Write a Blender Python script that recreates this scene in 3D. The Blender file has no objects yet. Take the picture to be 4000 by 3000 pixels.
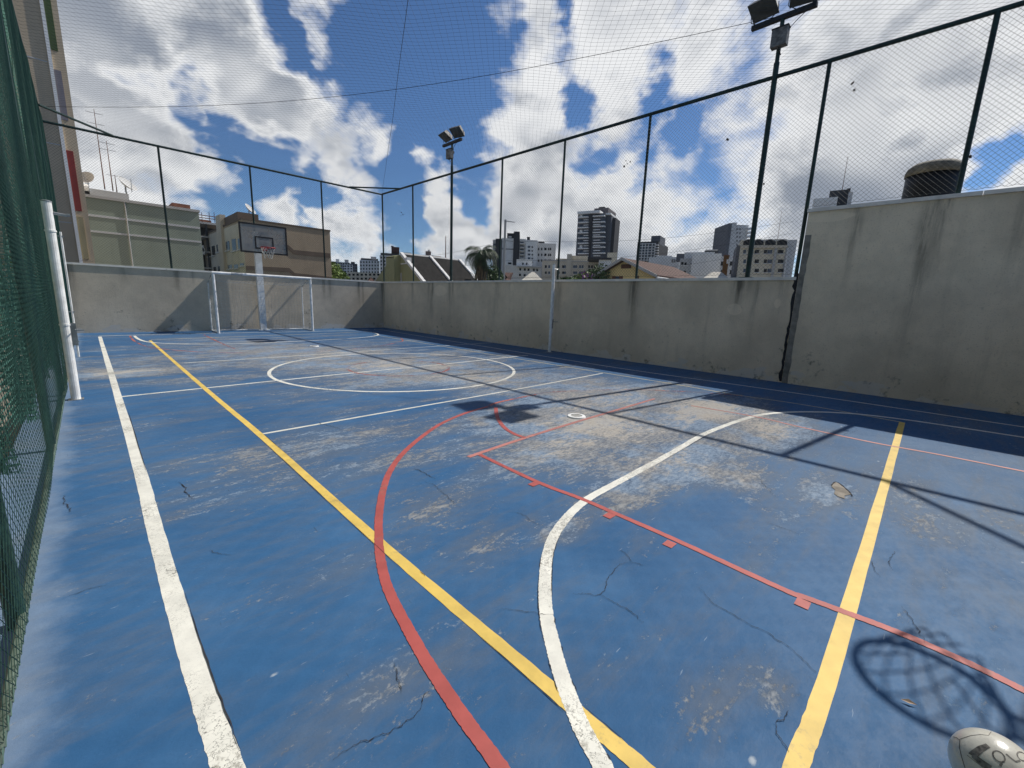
import bpy, math, random
from mathutils import Vector, Matrix
random.seed(7)
PI = math.pi
scene = bpy.context.scene
COL = scene.collection

# ------------------------------------------------------------------ camera
CAM_H = 1.45
F_PX, YAW, PITCH, ROLL = 1658.27, 0.7837, 0.1927, 0.0366      # for a 4000 px wide frame
def cam_axes():
    cy, sy, cp, sp = math.cos(YAW), math.sin(YAW), math.cos(PITCH), math.sin(PITCH)
    f = Vector((sy*cp, cy*cp, -sp)); r = Vector((cy, -sy, 0)); u = r.cross(f)
    c, s = math.cos(ROLL), math.sin(ROLL)
    return c*r + s*u, -s*r + c*u, f
RT, UP, FW = cam_axes()
cam_d = bpy.data.cameras.new('camera'); cam = bpy.data.objects.new('camera', cam_d); COL.objects.link(cam)
cam_d.sensor_width = 36; cam_d.lens = F_PX/4000*36; cam_d.clip_start = 0.02; cam_d.clip_end = 3000
m3 = Matrix((RT, UP, -FW)).transposed()
cam.matrix_world = Matrix.Translation((0, 0, CAM_H)) @ m3.to_4x4()
scene.camera = cam
scene.render.resolution_x, scene.render.resolution_y = 1024, 768
scene.view_settings.view_transform = 'Standard'; scene.view_settings.look = 'None'
scene.cycles.max_bounces = 6; scene.cycles.diffuse_bounces = 3; scene.cycles.transparent_max_bounces = 8
scene.view_settings.gamma = 1; scene.view_settings.exposure = 0.0

# ------------------------------------------------------------------ measuring helpers (photo measurements -> metres)
def ray(x, y): return FW + RT*((x-2000)/F_PX) - UP*((y-1500)/F_PX)
def g(x, y, z=0.0):
    d = ray(x, y); t = (z-CAM_H)/d.z; return Vector((0, 0, CAM_H)) + d*t
def onY(x, y, Y):
    d = ray(x, y); return Vector((0, 0, CAM_H)) + d*(Y/d.y)
def onX(x, y, X):
    d = ray(x, y); return Vector((0, 0, CAM_H)) + d*(X/d.x)

# ------------------------------------------------------------------ node helpers
class NT:
    def __init__(s, tree): s.t = tree; s.n = tree.nodes; s.l = tree.links
    def new(s, ty, **kw):
        nd = s.n.new(ty)
        for k, v in kw.items():
            if k.startswith('i_'):
                nm = k[2:]; nd.inputs[int(nm) if nm.isdigit() else nm].default_value = v
            else: setattr(nd, k, v)
        return nd
    def link(s, a, b): s.l.new(a, b)
    def put(s, sock, v):
        if v is None: return
        if hasattr(v, 'is_output') or hasattr(v, 'links'): s.l.new(v, sock)
        else: sock.default_value = v
    def math(s, op, a, b=None, c=None, clamp=False):
        nd = s.n.new('ShaderNodeMath'); nd.operation = op; nd.use_clamp = clamp
        s.put(nd.inputs[0], a); s.put(nd.inputs[1], b); s.put(nd.inputs[2], c); return nd.outputs[0]
    def vmath(s, op, a, b=None):
        nd = s.n.new('ShaderNodeVectorMath'); nd.operation = op
        s.put(nd.inputs[0], a); s.put(nd.inputs[1], b)
        return nd.outputs['Value'] if op in ('DOT_PRODUCT', 'LENGTH') else nd.outputs[0]
    def noise(s, vec, scale, detail=4, rough=.55, dist=0.0, out=0):
        nd = s.n.new('ShaderNodeTexNoise'); nd.inputs['Scale'].default_value = scale
        nd.inputs['Detail'].default_value = detail; nd.inputs['Roughness'].default_value = rough
        nd.inputs['Distortion'].default_value = dist
        if vec is not None: s.l.new(vec, nd.inputs['Vector'])
        return nd.outputs[out]
    def smooth(s, v, a, b, lo=0.0, hi=1.0):
        nd = s.n.new('ShaderNodeMapRange'); nd.interpolation_type = 'SMOOTHSTEP'
        s.put(nd.inputs['Value'], v)
        nd.inputs['From Min'].default_value = a; nd.inputs['From Max'].default_value = b
        nd.inputs['To Min'].default_value = lo; nd.inputs['To Max'].default_value = hi
        return nd.outputs[0]
    def mix(s, f, a, b):
        nd = s.n.new('ShaderNodeMix'); nd.data_type = 'RGBA'
        s.put(nd.inputs['Factor'], f)
        for sock, v in ((nd.inputs[6], a), (nd.inputs[7], b)):
            if isinstance(v, tuple): v = v if len(v) == 4 else v+(1,)
            s.put(sock, v)
        return nd.outputs[2]
    def scalev(s, vec, sc, rot=(0, 0, 0), loc=(0, 0, 0)):
        nd = s.n.new('ShaderNodeMapping'); nd.inputs['Scale'].default_value = sc
        nd.inputs['Rotation'].default_value = rot; nd.inputs['Location'].default_value = loc
        s.l.new(vec, nd.inputs['Vector']); return nd.outputs[0]
    def gauss(s, vec, c, r):
        """soft bump of radius r round point c (xyz), r may be a 3-tuple"""
        if not isinstance(r, tuple): r = (r, r, r)
        mp = s.n.new('ShaderNodeMapping'); mp.vector_type = 'POINT'
        mp.inputs['Location'].default_value = (-c[0]/r[0], -c[1]/r[1], -c[2]/r[2])
        mp.inputs['Scale'].default_value = (1/r[0], 1/r[1], 1/r[2])
        s.l.new(vec, mp.inputs['Vector'])
        d2 = s.vmath('DOT_PRODUCT', mp.outputs[0], mp.outputs[0])
        return s.math('POWER', 2.71828, s.math('MULTIPLY', d2, -1.0))
    def add(s, *vs):
        r = vs[0]
        for v in vs[1:]: r = s.math('ADD', r, v)
        return r

# ------------------------------------------------------------------ sky and sun
SUN = Vector((0.885, -0.125, 1.0)).normalized()            # towards the sun
world = bpy.data.worlds.new('World'); scene.world = world; world.use_nodes = True
def build_sky():
    w = NT(world.node_tree); w.n.clear()
    out = w.new('ShaderNodeOutputWorld'); bg = w.new('ShaderNodeBackground')
    sky = w.new('ShaderNodeTexSky', sky_type='NISHITA', sun_disc=False)
    sky.sun_elevation = math.asin(SUN.z); sky.sun_rotation = math.atan2(SUN.x, SUN.y)
    sky.altitude = 900; sky.air_density = 1.0; sky.dust_density = 0.15; sky.ozone_density = 4.5
    tint = w.vmath('MULTIPLY', sky.outputs[0], (.84, 1.0, 1.15))
    tc = w.new('ShaderNodeTexCoord')
    d = w.vmath('NORMALIZE', tc.outputs['Generated'])
    sep = w.new('ShaderNodeSeparateXYZ'); w.link(d, sep.inputs[0])
    # flattened direction, so that banks lie in level layers
    zf = w.math('MULTIPLY', sep.outputs[2], 1.55)
    cb = w.new('ShaderNodeCombineXYZ'); w.link(sep.outputs[0], cb.inputs[0]); w.link(sep.outputs[1], cb.inputs[1]); w.link(zf, cb.inputs[2])
    p = cb.outputs[0]
    n_big = w.noise(p, 1.7, 2, .5)
    n_mid = w.noise(p, 4.8, 9, .57, .15)
    n_off = w.noise(w.vmath('ADD', p, tuple(SUN*.06)), 4.8, 3, .52, .15)
    n_dk = w.noise(p, 2.6, 3, .5, .3)
    # where the cloud banks and the clear patches stand (directions in the sky)
    banks = [((280,40),.17,.55),((480,130),.13,.5),((720,200),.12,.5),((900,290),.11,.5),((1080,380),.10,.5),((1180,500),.09,.5),((1300,600),.07,.45),((1380,680),.06,.4),((1420,430),.05,.35),((1490,540),.05,.35),((1150,640),.06,.35),((1030,90),.06,.25),
             ((320,400),.09,.5),((400,550),.11,.5),((620,560),.10,.5),((780,640),.07,.5),((880,730),.06,.4),((560,720),.08,.35),((330,680),.1,.35),
             ((1320,90),.055,.45),((1960,60),.08,.4),((2080,180),.08,.5),((2060,330),.09,.55),((1990,430),.08,.5),((2120,520),.09,.5),((1870,540),.04,.35),((2000,580),.06,.4),((2450,100),.17,.45),((2700,220),.12,.35),((2380,480),.07,.4),((2300,280),.07,.2),
             ((2150,720),.13,.5),((2050,800),.09,.45),((2400,700),.12,.5),((2620,780),.12,.5),((2750,300),.10,.45),((2950,400),.14,.5),((3000,650),.16,.5),((3350,300),.2,.55),((3750,250),.22,.55),((3450,600),.18,.5),((3800,480),.14,.5),((3250,860),.12,.45),((2900,880),.12,.45),((3950,760),.08,.45),
             ((1400,890),.07,.5),((1480,850),.05,.35),((1340,860),.05,.35),((1735,710),.055,.5),((1690,760),.035,.3),((1700,880),.045,.5),((1640,960),.05,.35),((1130,820),.06,.45),((1050,850),.05,.35),((1290,960),.05,.4),((1550,990),.06,.35),((1800,1000),.08,.4),((2500,960),.25,.45),((2250,900),.12,.5),((2750,980),.14,.5),((3050,960),.14,.5),((2600,880),.1,.45),((2480,420),.06,.35),((2600,480),.05,.3),((760,820),.06,.3)]
    clear = [((1600,250),.15,.5),((1750,110),.11,.5),((1180,110),.05,.4),((700,400),.05,.45),((520,330),.05,.4),((860,470),.055,.5),((980,580),.06,.5),((1000,700),.05,.45),((1090,760),.035,.35),((330,250),.05,.3),((1680,480),.10,.5),((1600,640),.05,.4),((1600,790),.045,.35),((1850,760),.05,.4),((1900,850),.04,.35),
             ((2250,400),.035,.35),((2560,330),.045,.4),((2500,620),.04,.35),((2640,560),.035,.3),((2330,610),.035,.3),((3920,640),.045,.6),((2180,60),.03,.25),((1250,770),.04,.35),((950,830),.05,.35),((1570,900),.035,.3),((1250,880),.03,.25)]
    wn = w.noise(p, 6.5, 4, .6, out=1)
    dw = w.vmath('NORMALIZE', w.vmath('ADD', d, w.vmath('MULTIPLY', w.vmath('SUBTRACT', wn, (.5, .5, .5)), (.20, .20, .20))))
    def field(lst, gain, widen):
        """strongest of many soft round patches of sky"""
        best = None
        for (px, py), rad, wt in lst:
            kk = 2.0/((rad*widen)**2); dt = w.vmath('DOT_PRODUCT', dw, tuple(ray(px, py).normalized()))
            e = w.math('MULTIPLY_ADD', dt, kk, math.log(wt*gain)-kk)
            best = e if best is None else w.math('MAXIMUM', best, e)
        return w.math('POWER', 2.71828, best)
    tot = w.math('SUBTRACT', field(banks, 1.2, 1.0), field(clear, 1.35, 1.0))
    base = w.math('ADD', w.math('MULTIPLY', w.math('SUBTRACT', n_big, .45), 0.45), tot)
    dens = w.math('ADD', base, w.math('MULTIPLY', w.math('SUBTRACT', n_mid, .58), 2.0))
    dens2 = w.math('ADD', base, w.math('MULTIPLY', w.math('SUBTRACT', n_off, .58), 2.0))
    cover = w.smooth(dens, -0.10, 0.30)
    thick = w.math('MULTIPLY', w.smooth(dens, 0.20, 0.62), w.smooth(n_dk, .33, .60))
    shade = w.math('MULTIPLY', w.smooth(w.math('SUBTRACT', dens2, dens), -0.05, 0.40), w.smooth(dens, .05, .3))
    dark = w.math('MAXIMUM', w.math('MULTIPLY', thick, .9), w.math('MULTIPLY', shade, .75))
    col = w.mix(dark, (0.88, 0.89, 0.90), (0.22, 0.26, 0.33))
    skyc = w.new('ShaderNodeVectorMath', operation='SCALE'); w.link(tint, skyc.inputs[0]); skyc.inputs['Scale'].default_value = SKY_S
    mixc = w.mix(w.math('MULTIPLY', cover, .97), skyc.outputs[0], col)
    haze = w.smooth(sep.outputs[2], 0.14, -0.02, 0.0, .4)
    mixc = w.mix(haze, mixc, (.46, .60, .78))
    w.link(mixc, bg.inputs[0]); bg.inputs[1].default_value = 1.0
    w.link(bg.outputs[0], out.inputs[0])
SKY_S = 0.080
world.cycles.sampling_method = 'NONE'
build_sky()
sd = bpy.data.lights.new('sun', 'SUN'); so = bpy.data.objects.new('sun', sd); COL.objects.link(so)
sd.energy = 4.7; sd.angle = math.radians(0.53); sd.color = (1.0, 0.955, 0.88)
so.location = (20, -5, 30); so.rotation_euler = (-SUN).to_track_quat('-Z', 'Y').to_euler()

# ------------------------------------------------------------------ mesh builder
class MB:
    def __init__(s): s.v = []; s.f = []; s.smooth = False
    def quad(s, a, b, c, d):
        n = len(s.v); s.v += [tuple(a), tuple(b), tuple(c), tuple(d)]; s.f.append((n, n+1, n+2, n+3)); return s
    def poly(s, pts):
        n = len(s.v); s.v += [tuple(q) for q in pts]; s.f.append(tuple(range(n, n+len(pts)))); return s
    def box(s, x0, x1, y0, y1, z0, z1):
        n = len(s.v)
        s.v += [(x, y, z) for z in (z0, z1) for y in (y0, y1) for x in (x0, x1)]
        for f in ((0,2,3,1), (4,5,7,6), (0,1,5,4), (2,6,7,3), (0,4,6,2), (1,3,7,5)): s.f.append(tuple(n+i for i in f))
        return s
    def prism(s, pts, ax, a, b):
        """extrude a 2D outline along axis ax ('x','y','z') from a to b"""
        def mk(p, t): return {'x': (t, p[0], p[1]), 'y': (p[0], t, p[1]), 'z': (p[0], p[1], t)}[ax]
        n = len(s.v); k = len(pts)
        s.v += [mk(q, a) for q in pts]+[mk(q, b) for q in pts]
        s.f.append(tuple(range(n, n+k))); s.f.append(tuple(range(n+2*k-1, n+k-1, -1)))
        for i in range(k): j = (i+1) % k; s.f.append((n+i, n+k+i, n+k+j, n+j))
        return s
    def path(s, pts, r, n=6, cap=True):
        """tube through points; r a number or list"""
        pts = [Vector(q) for q in pts]; k = len(pts)
        rr = r if isinstance(r, (list, tuple)) else [r]*k
        b0 = len(s.v); ref = None
        for i, q in enumerate(pts):
            t = (pts[min(i+1, k-1)]-pts[max(i-1, 0)]).normalized()
            if ref is None:
                ref = Vector((0, 0, 1)) if abs(t.z) < .9 else Vector((1, 0, 0))
            a = t.cross(ref).normalized(); b = a.cross(t).normalized(); ref = b
            for j in range(n):
                an = 2*PI*j/n + (PI/n)
                s.v.append(tuple(q + (a*math.cos(an)+b*math.sin(an))*rr[i]))
        for i in range(k-1):
            for j in range(n):
                j2 = (j+1) % n
                s.f.append((b0+i*n+j, b0+i*n+j2, b0+(i+1)*n+j2, b0+(i+1)*n+j))
        if cap and n > 3:
            s.f.append(tuple(b0+j for j in reversed(range(n)))); s.f.append(tuple(b0+(k-1)*n+j for j in range(n)))
        return s
    def bar(s, a, b, w, h=None):
        """square bar from a to b"""
        h = h or w; a, b = Vector(a), Vector(b); t = (b-a).normalized()
        ref = Vector((0, 0, 1)) if abs(t.z) < .9 else Vector((1, 0, 0))
        x = t.cross(ref).normalized()*w/2; y = x.cross(t).normalized()*h/2
        n = len(s.v)
        for q in (a, b): s.v += [tuple(q-x-y), tuple(q+x-y), tuple(q+x+y), tuple(q-x+y)]
        for f in ((0,1,2,3), (7,6,5,4), (0,4,5,1), (1,5,6,2), (2,6,7,3), (3,7,4,0)): s.f.append(tuple(n+i for i in f))
        return s
    def ribbon(s, pts, w, z, jit=0.0):
        """flat strip on the ground along 2D points"""
        pts = [Vector((q[0], q[1], 0)) for q in pts]; k = len(pts); n = len(s.v)
        for i, q in enumerate(pts):
            t = (pts[min(i+1, k-1)]-pts[max(i-1, 0)]).normalized(); nn = Vector((-t.y, t.x, 0))
            ww = (w[i] if isinstance(w, (list, tuple)) else w)/2
            a = q+nn*(ww+random.uniform(-jit, jit)); b = q-nn*(ww+random.uniform(-jit, jit))
            s.v += [(a.x, a.y, z), (b.x, b.y, z)]
        for i in range(k-1): s.f.append((n+2*i, n+2*i+1, n+2*i+3, n+2*i+2))
        return s
    def mesh(s, name, m=None):
        me = bpy.data.meshes.new(name); me.from_pydata(s.v, [], s.f); me.update()
        if s.smooth:
            for q in me.polygons: q.use_smooth = True
        if m: me.materials.append(m)
        return me
    def build(s, name, m, parent=None):
        return link(name, s.mesh(name, m), parent)
def link(name, me, parent=None):
    o = bpy.data.objects.new(name, me); COL.objects.link(o)
    if parent: o.parent = parent
    return o
def tag(o, label, cat, group=None):
    o['label'] = label; o['category'] = cat
    if group: o['group'] = group
    return o
def thing(name, label, cat, loc=(0, 0, 0), rz=0, group=None):
    o = bpy.data.objects.new(name, None); COL.objects.link(o); o.location = loc; o.rotation_euler = (0, 0, rz)
    o.empty_display_size = .2
    return tag(o, label, cat, group)
def struct(o): o['kind'] = 'structure'; return o
def stuff(o): o['kind'] = 'stuff'; return o
def copy_tree(o, parent=None):
    c = o.copy(); COL.objects.link(c); c.parent = parent
    for ch in list(o.children): copy_tree(ch, c)
    return c
def spline(pts, sub=6):
    """Catmull-Rom through 2D/3D points"""
    P = [Vector((q[0], q[1], 0)) for q in pts]; out = []
    for i in range(len(P)-1):
        p0, p1, p2, p3 = P[max(i-1, 0)], P[i], P[i+1], P[min(i+2, len(P)-1)]
        for k in range(sub):
            t = k/sub
            out.append(.5*((2*p1)+(p2-p0)*t+(2*p0-5*p1+4*p2-p3)*t*t+(3*p1-p0-3*p2+p3)*t**3))
    out.append(P[-1]); return out

# ------------------------------------------------------------------ materials
MATS = {}
def material(name):
    m = bpy.data.materials.new(name); m.use_nodes = True; t = NT(m.node_tree)
    b = t.n['Principled BSDF']; MATS[name] = m
    return m, t, b
def simple(name, col, rough=.6, var=.18, scale=6.0, metal=0.0, bump=0.0, spec=.4, col2=None):
    m, t, b = material(name)
    tc = t.new('ShaderNodeTexCoord'); n = t.noise(tc.outputs['Object'], scale, 6, .6)
    c2 = col2 or tuple(c*(1-var*1.6) for c in col); c1 = tuple(min(1, c*(1+var)) for c in col)
    t.link(t.mix(t.smooth(n, .3, .7), c2, c1), b.inputs['Base Color'])
    b.inputs['Roughness'].default_value = rough; b.inputs['Metallic'].default_value = metal
    b.inputs['Specular IOR Level'].default_value = spec
    if bump:
        bp = t.new('ShaderNodeBump'); bp.inputs['Strength'].default_value = bump; bp.inputs['Distance'].default_value = .01
        t.link(t.noise(tc.outputs['Object'], scale*8, 4, .6), bp.inputs['Height']); t.link(bp.outputs[0], b.inputs['Normal'])
    return m
def facade_mat(name, col, var=.12, grime=.35, scale=.25):
    """painted render with rain streaks"""
    m, t, b = material(name); tc = t.new('ShaderNodeTexCoord'); v = tc.outputs['Object']
    n1 = t.noise(v, scale*3, 6, .6); n2 = t.noise(t.scalev(v, (1.6, 1.6, .12)), 1.2, 6, .62)
    c = t.mix(t.smooth(n1, .3, .7), tuple(q*(1-var) for q in col), tuple(min(1, q*(1+var)) for q in col))
    c = t.mix(t.smooth(n2, .52, .8, 0, grime), c, tuple(q*.35 for q in col))
    t.link(c, b.inputs['Base Color']); b.inputs['Roughness'].default_value = .85; b.inputs['Specular IOR Level'].default_value = .2
    return m

def floor_wear(t, v):
    """how far the court paint has worn, in metres on the court"""
    st = t.scalev(v, (.42, 1.7, 1), (0, 0, -.06))
    a1 = t.noise(st, .8, 6, .62, .3); a2 = t.noise(st, 4.2, 10, .72, .2); a3 = t.noise(t.scalev(v, (.6, 1.3, 1), (0, 0, .5)), 22, 6, .75)
    low = t.noise(v, .35, 3, .5); mid = t.noise(v, 1.3, 6, .6)
    region = t.add(t.math('MULTIPLY', t.gauss(v, (5.6, 3.2, 0), (2.0, 1.5, 5)), .17), t.math('MULTIPLY', t.gauss(v, (5.2, 8.5, 0), (3.2, 4.5, 5)), .15),
                   t.math('MULTIPLY', t.gauss(v, (4.4, 1.6, 0), (1.5, 1.0, 5)), .07), t.math('MULTIPLY', t.gauss(v, (6.4, 1.9, 0), (.9, .6, 5)), .13),
                   t.math('MULTIPLY', t.gauss(v, (2.4, 13, 0), (2.5, 4, 5)), .09), t.math('MULTIPLY', t.gauss(v, (.2, 9.8, 0), (.55, .5, 5)), .16),
                   t.math('MULTIPLY', t.gauss(v, (1.0, 1.3, 0), (.5, .3, 5)), .05), t.math('MULTIPLY', t.gauss(v, (2.1, 3.6, 0), (1.2, 1.5, 5)), .05))
    for (px, py, r, k) in ((2650,1830,.42,.11),(2480,1950,.30,.12),(2900,1880,.28,.12),(2760,2720,.20,.10),(1480,2700,.24,.07),(1900,2120,.22,.09),(1700,1990,.28,.10),(2080,1760,.45,.09),(1150,1780,.55,.07),(900,1950,.40,.06),(3200,1920,.22,.14),(3060,1690,.45,.14),(2760,1585,.60,.16),(2330,1660,.5,.14),(1990,1640,.5,.12),(800,1400,1.6,.07),(1600,1440,1.1,.10),(1900,1480,.8,.11),(640,1450,.7,.09),(2200,2080,.16,.14),(3030,2700,.10,.12),(2500,2120,.18,.09)):
        q = g(px, py); region = t.math('ADD', region, t.math('MULTIPLY', t.gauss(v, (q.x, q.y, 0), (r*1.3, r*.8, 5)), k))
    s = t.add(t.math('MULTIPLY', a1, .5), t.math('MULTIPLY', a2, .34), t.math('MULTIPLY', a3, .16), region)
    fl = t.noise(t.scalev(v, (.55, 1.35, 1), (0, 0, -.05)), 6, 10, .80, .6); fl2 = t.noise(v, 34, 6, .75)
    flake = t.add(t.math('MULTIPLY', fl, .62), t.math('MULTIPLY', fl2, .38))
    dens = t.add(t.math('MULTIPLY', t.math('SUBTRACT', a1, .5), .42), t.math('MULTIPLY', t.math('SUBTRACT', low, .5), .12), t.math('MULTIPLY', region, 1.0))
    s = t.add(flake, dens)
    return s, dens, a1, a2, a3, low, mid
def floor_material():
    m, t, b = material('court_paint'); tc = t.new('ShaderNodeTexCoord'); v = tc.outputs['Object']
    sp = t.new('ShaderNodeSeparateXYZ'); t.link(v, sp.inputs[0]); X, Y = sp.outputs[0], sp.outputs[1]
    s, dens, a1, a2, a3, low, mid = floor_wear(t, v)
    wear = t.smooth(s, .575, .645); deep = t.smooth(s, .69, .77)
    smear = t.smooth(t.add(dens, t.math('MULTIPLY', a2, .35)), .14, .30)
    blue = t.mix(t.smooth(low, .35, .65), (.033, .106, .232), (.044, .130, .272))
    blue = t.mix(t.smooth(mid, .42, .75, 0, .55), blue, (.075, .175, .330))
    # bleached court end; shade painted in: pale tone stops at the wall's shadow line
    fade_shade = t.math('MULTIPLY', t.smooth(t.math('SUBTRACT', X, t.math('MULTIPLY', Y, 1.3)), .4, 5.5), t.math('MULTIPLY', t.smooth(mid, .25, .6, .35, 1), t.smooth(t.add(X, t.math('MULTIPLY', low, .8)), 7.9, 6.9)))
    blue = t.mix(t.math('MULTIPLY', fade_shade, .55), blue, (.120, .185, .275))
    grime = t.smooth(t.noise(v, .9, 8, .7), .52, .72, 0, .38)
    blue = t.mix(grime, blue, (.085, .115, .165))
    worn = t.mix(t.smooth(a3, .38, .62), (.17, .165, .16), (.42, .40, .36))
    worn = t.mix(t.smooth(t.noise(v, 1.6, 4, .6), .44, .6), worn, t.mix(t.smooth(a3, .4, .6), (.16, .23, .32), (.34, .42, .52)))
    blue = t.mix(t.math('MULTIPLY', smear, .5), blue, (.145, .150, .155))
    c = t.mix(t.math('MULTIPLY', wear, .60), blue, worn)
    c = t.mix(t.math('MULTIPLY', deep, .75), c, t.mix(a3, (.30, .27, .23), (.56, .51, .44)))
    # dusty margin along the left fence and grit along the kerbs
    dn = t.noise(v, 2.6, 8, .7)
    edge = t.smooth(t.math('SUBTRACT', X, t.math('MULTIPLY', t.math('SUBTRACT', dn, .5), .32)), -.17, -.36)
    c = t.mix(t.math('MULTIPLY', edge, .5), c, (.27, .335, .42))
    # chips and pale specks
    vo = t.new('ShaderNodeTexVoronoi'); vo.inputs['Scale'].default_value = 2.6; t.link(t.scalev(v, (.8, 1.4, 1)), vo.inputs['Vector'])
    spk = t.math('MULTIPLY', t.smooth(t.math('ADD', vo.outputs['Distance'], t.math('MULTIPLY', a3, .06)), .085, .06), t.smooth(vo.outputs['Color'], .62, .66))
    c = t.mix(t.math('MULTIPLY', spk, .7), c, (.48, .52, .55))
    # short scuffs
    sc = t.noise(t.scalev(v, (1.2, 9, 1), (0, 0, .45)), 6, 2, .5); c = t.mix(t.smooth(sc, .73, .78, 0, .45), c, (.36, .43, .52))
    sc2 = t.noise(t.scalev(v, (9, 1.1, 1), (0, 0, .2), (3, 1, 0)), 5, 2, .5); c = t.mix(t.smooth(sc2, .74, .79, 0, .5), c, (.03, .045, .07))
    t.link(c, b.inputs['Base Color'])
    b.inputs['Specular IOR Level'].default_value = .10
    t.link(t.smooth(s, .4, .75, .50, .85), b.inputs['Roughness'])
    bp = t.new('ShaderNodeBump'); bp.inputs['Strength'].default_value = .35; bp.inputs['Distance'].default_value = .006
    t.link(t.add(a3, t.math('MULTIPLY', wear, -.6), t.math('MULTIPLY', t.noise(v, 60, 3, .6), .4)), bp.inputs['Height']); t.link(bp.outputs[0], b.inputs['Normal'])
    return m
def line_paint(name, col, wear=.0, crack=False, dirt=(.20, .18, .14)):
    """line paint that is chipped through to the court in places"""
    m, t, b = material(name); tc = t.new('ShaderNodeTexCoord'); v = tc.outputs['Object']
    n1 = t.noise(v, 1.1, 4, .6); n2 = t.noise(v, 26, 8, .72); n3 = t.noise(v, 5, 6, .6)
    c = t.mix(t.smooth(n3, .35, .75), col, tuple(q*.78 for q in col))
    c = t.mix(t.smooth(t.add(t.math('MULTIPLY', n1, .5), t.math('MULTIPLY', n2, .5)), .55, .62, 0, .65 if crack else .3), c, dirt)
    if crack:
        vo = t.new('ShaderNodeTexVoronoi', feature='DISTANCE_TO_EDGE'); vo.inputs['Scale'].default_value = 7
        t.link(t.vmath('ADD', v, t.noise(v, 9, 4, .6, out=1)), vo.inputs['Vector'])
        c = t.mix(t.math('MULTIPLY', t.smooth(vo.outputs['Distance'], .03, .012), t.smooth(n1, .45, .6, .1, .85)), c, (.08, .075, .065))
    t.link(c, b.inputs['Base Color']); b.inputs['Roughness'].default_value = .6
    s = t.add(t.math('MULTIPLY', n1, .45), t.math('MULTIPLY', n2, .4), t.math('MULTIPLY', n3, .15))
    a = t.smooth(s, .66-wear, .73-wear, 1, .12 if wear > .1 else .25)
    fs = floor_wear(t, v)[0]; a = t.math('MULTIPLY', a, t.smooth(fs, .60, .76, 1, .30 if wear > .1 else (.55 if dirt is None else .72)))
    t.link(a, b.inputs['Alpha'])
    return m
def wall_material(name, axis, col, stains, seed, repairs=(), base_line=2.0):
    """weathered cement render; stains = (along, half width, length down from top z, strength)"""
    m, t, b = material(name); tc = t.new('ShaderNodeTexCoord'); v = tc.outputs['Object']
    vs = t.vmath('ADD', v, (seed*3.1, seed*1.7, 0))
    sp = t.new('ShaderNodeSeparateXYZ'); t.link(v, sp.inputs[0]); U = sp.outputs[0 if axis == 'x' else 1]; Z = sp.outputs[2]
    n1 = t.noise(vs, .7, 6, .6); n2 = t.noise(vs, 5, 8, .65); n3 = t.noise(vs, 45, 4, .6)
    stv = t.scalev(vs, (2.2, 2.2, .22)); ns = t.noise(stv, 1.6, 8, .66)
    c = t.mix(t.smooth(n1, .32, .68), tuple(q*.84 for q in col), tuple(q*1.12 for q in col))
    c = t.mix(t.smooth(n2, .4, .75, 0, .25), c, tuple(q*.75 for q in col))
    c = t.mix(t.smooth(ns, .52, .74, 0, .34), c, tuple(q*.6 for q in col))
    c = t.mix(t.smooth(n3, .54, .70, 0, .45), c, tuple(q*.58 for q in col))
    np_ = t.noise(vs, 11, 10, .78); c = t.mix(t.smooth(np_, .57, .68, 0, .5), c, tuple(q*.50 for q in col)); c = t.mix(t.smooth(np_, .44, .34, 0, .3), c, tuple(min(.75, q*1.2) for q in col))
    # water stains below the posts
    tot = None
    wob = t.math('MULTIPLY', t.math('SUBTRACT', t.noise(t.scalev(vs, (.6, .6, .9)), 1.5, 3, .5), .5), .22)
    brk = t.smooth(t.noise(t.scalev(vs, (9, 9, .9)), 1.1, 6, .7), .36, .60)
    for (u, hw, z1, z0, k) in stains:
        du = t.math('DIVIDE', t.math('ADD', t.math('SUBTRACT', U, u), wob), hw)
        e = t.math('POWER', 2.71828, t.math('MULTIPLY', t.math('MULTIPLY', du, du), -1.0))
        e = t.math('MULTIPLY', e, t.smooth(Z, z0, z1-.05, 0, k))
        tot = e if tot is None else t.math('ADD', tot, e)
    if tot is not None:
        f = t.math('MULTIPLY', tot, t.math('ADD', t.math('MULTIPLY', brk, .75), .25), clamp=True)
        c = t.mix(t.math('MULTIPLY', f, .8), c, (.07, .066, .055))
    # pale patches where the finish has been repaired or fell off along the foot
    pn = t.noise(t.scalev(vs, (1.1, 1.1, 2.2)), 1.6, 5, .55)
    ft = t.math('MULTIPLY', t.smooth(t.math('SUBTRACT', pn, t.math('MULTIPLY', Z, .75)), .44, .455), .85)
    c = t.mix(ft, c, t.mix(n2, tuple(q*1.0 for q in col), tuple(min(.6, q*1.55) for q in col)))
    for (u, z, ru, rz) in repairs:
        q = t.gauss(v, (u if axis == 'x' else 0, u if axis == 'y' else 0, z), (ru if axis == 'x' else 99, ru if axis == 'y' else 99, rz))
        c = t.mix(t.math('MULTIPLY', t.smooth(t.math('ADD', q, t.math('MULTIPLY', t.math('SUBTRACT', n2, .5), .5)), .45, .55), .35), c, tuple(p*1.35 for p in col))
    # mildew spots
    mn = t.noise(vs, 3.4, 10, .72); c = t.mix(t.smooth(t.math('SUBTRACT', mn, t.math('MULTIPLY', Z, .10)), .535, .66, 0, .7), c, (.085, .085, .065))
    t.link(c, b.inputs['Base Color']); b.inputs['Roughness'].default_value = .92; b.inputs['Specular IOR Level'].default_value = .15
    bp = t.new('ShaderNodeBump'); bp.inputs['Strength'].default_value = .5; bp.inputs['Distance'].default_value = .008
    t.link(t.add(t.math('MULTIPLY', n3, .8), n2), bp.inputs['Height']); t.link(bp.outputs[0], b.inputs['Normal'])
    return m

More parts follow.
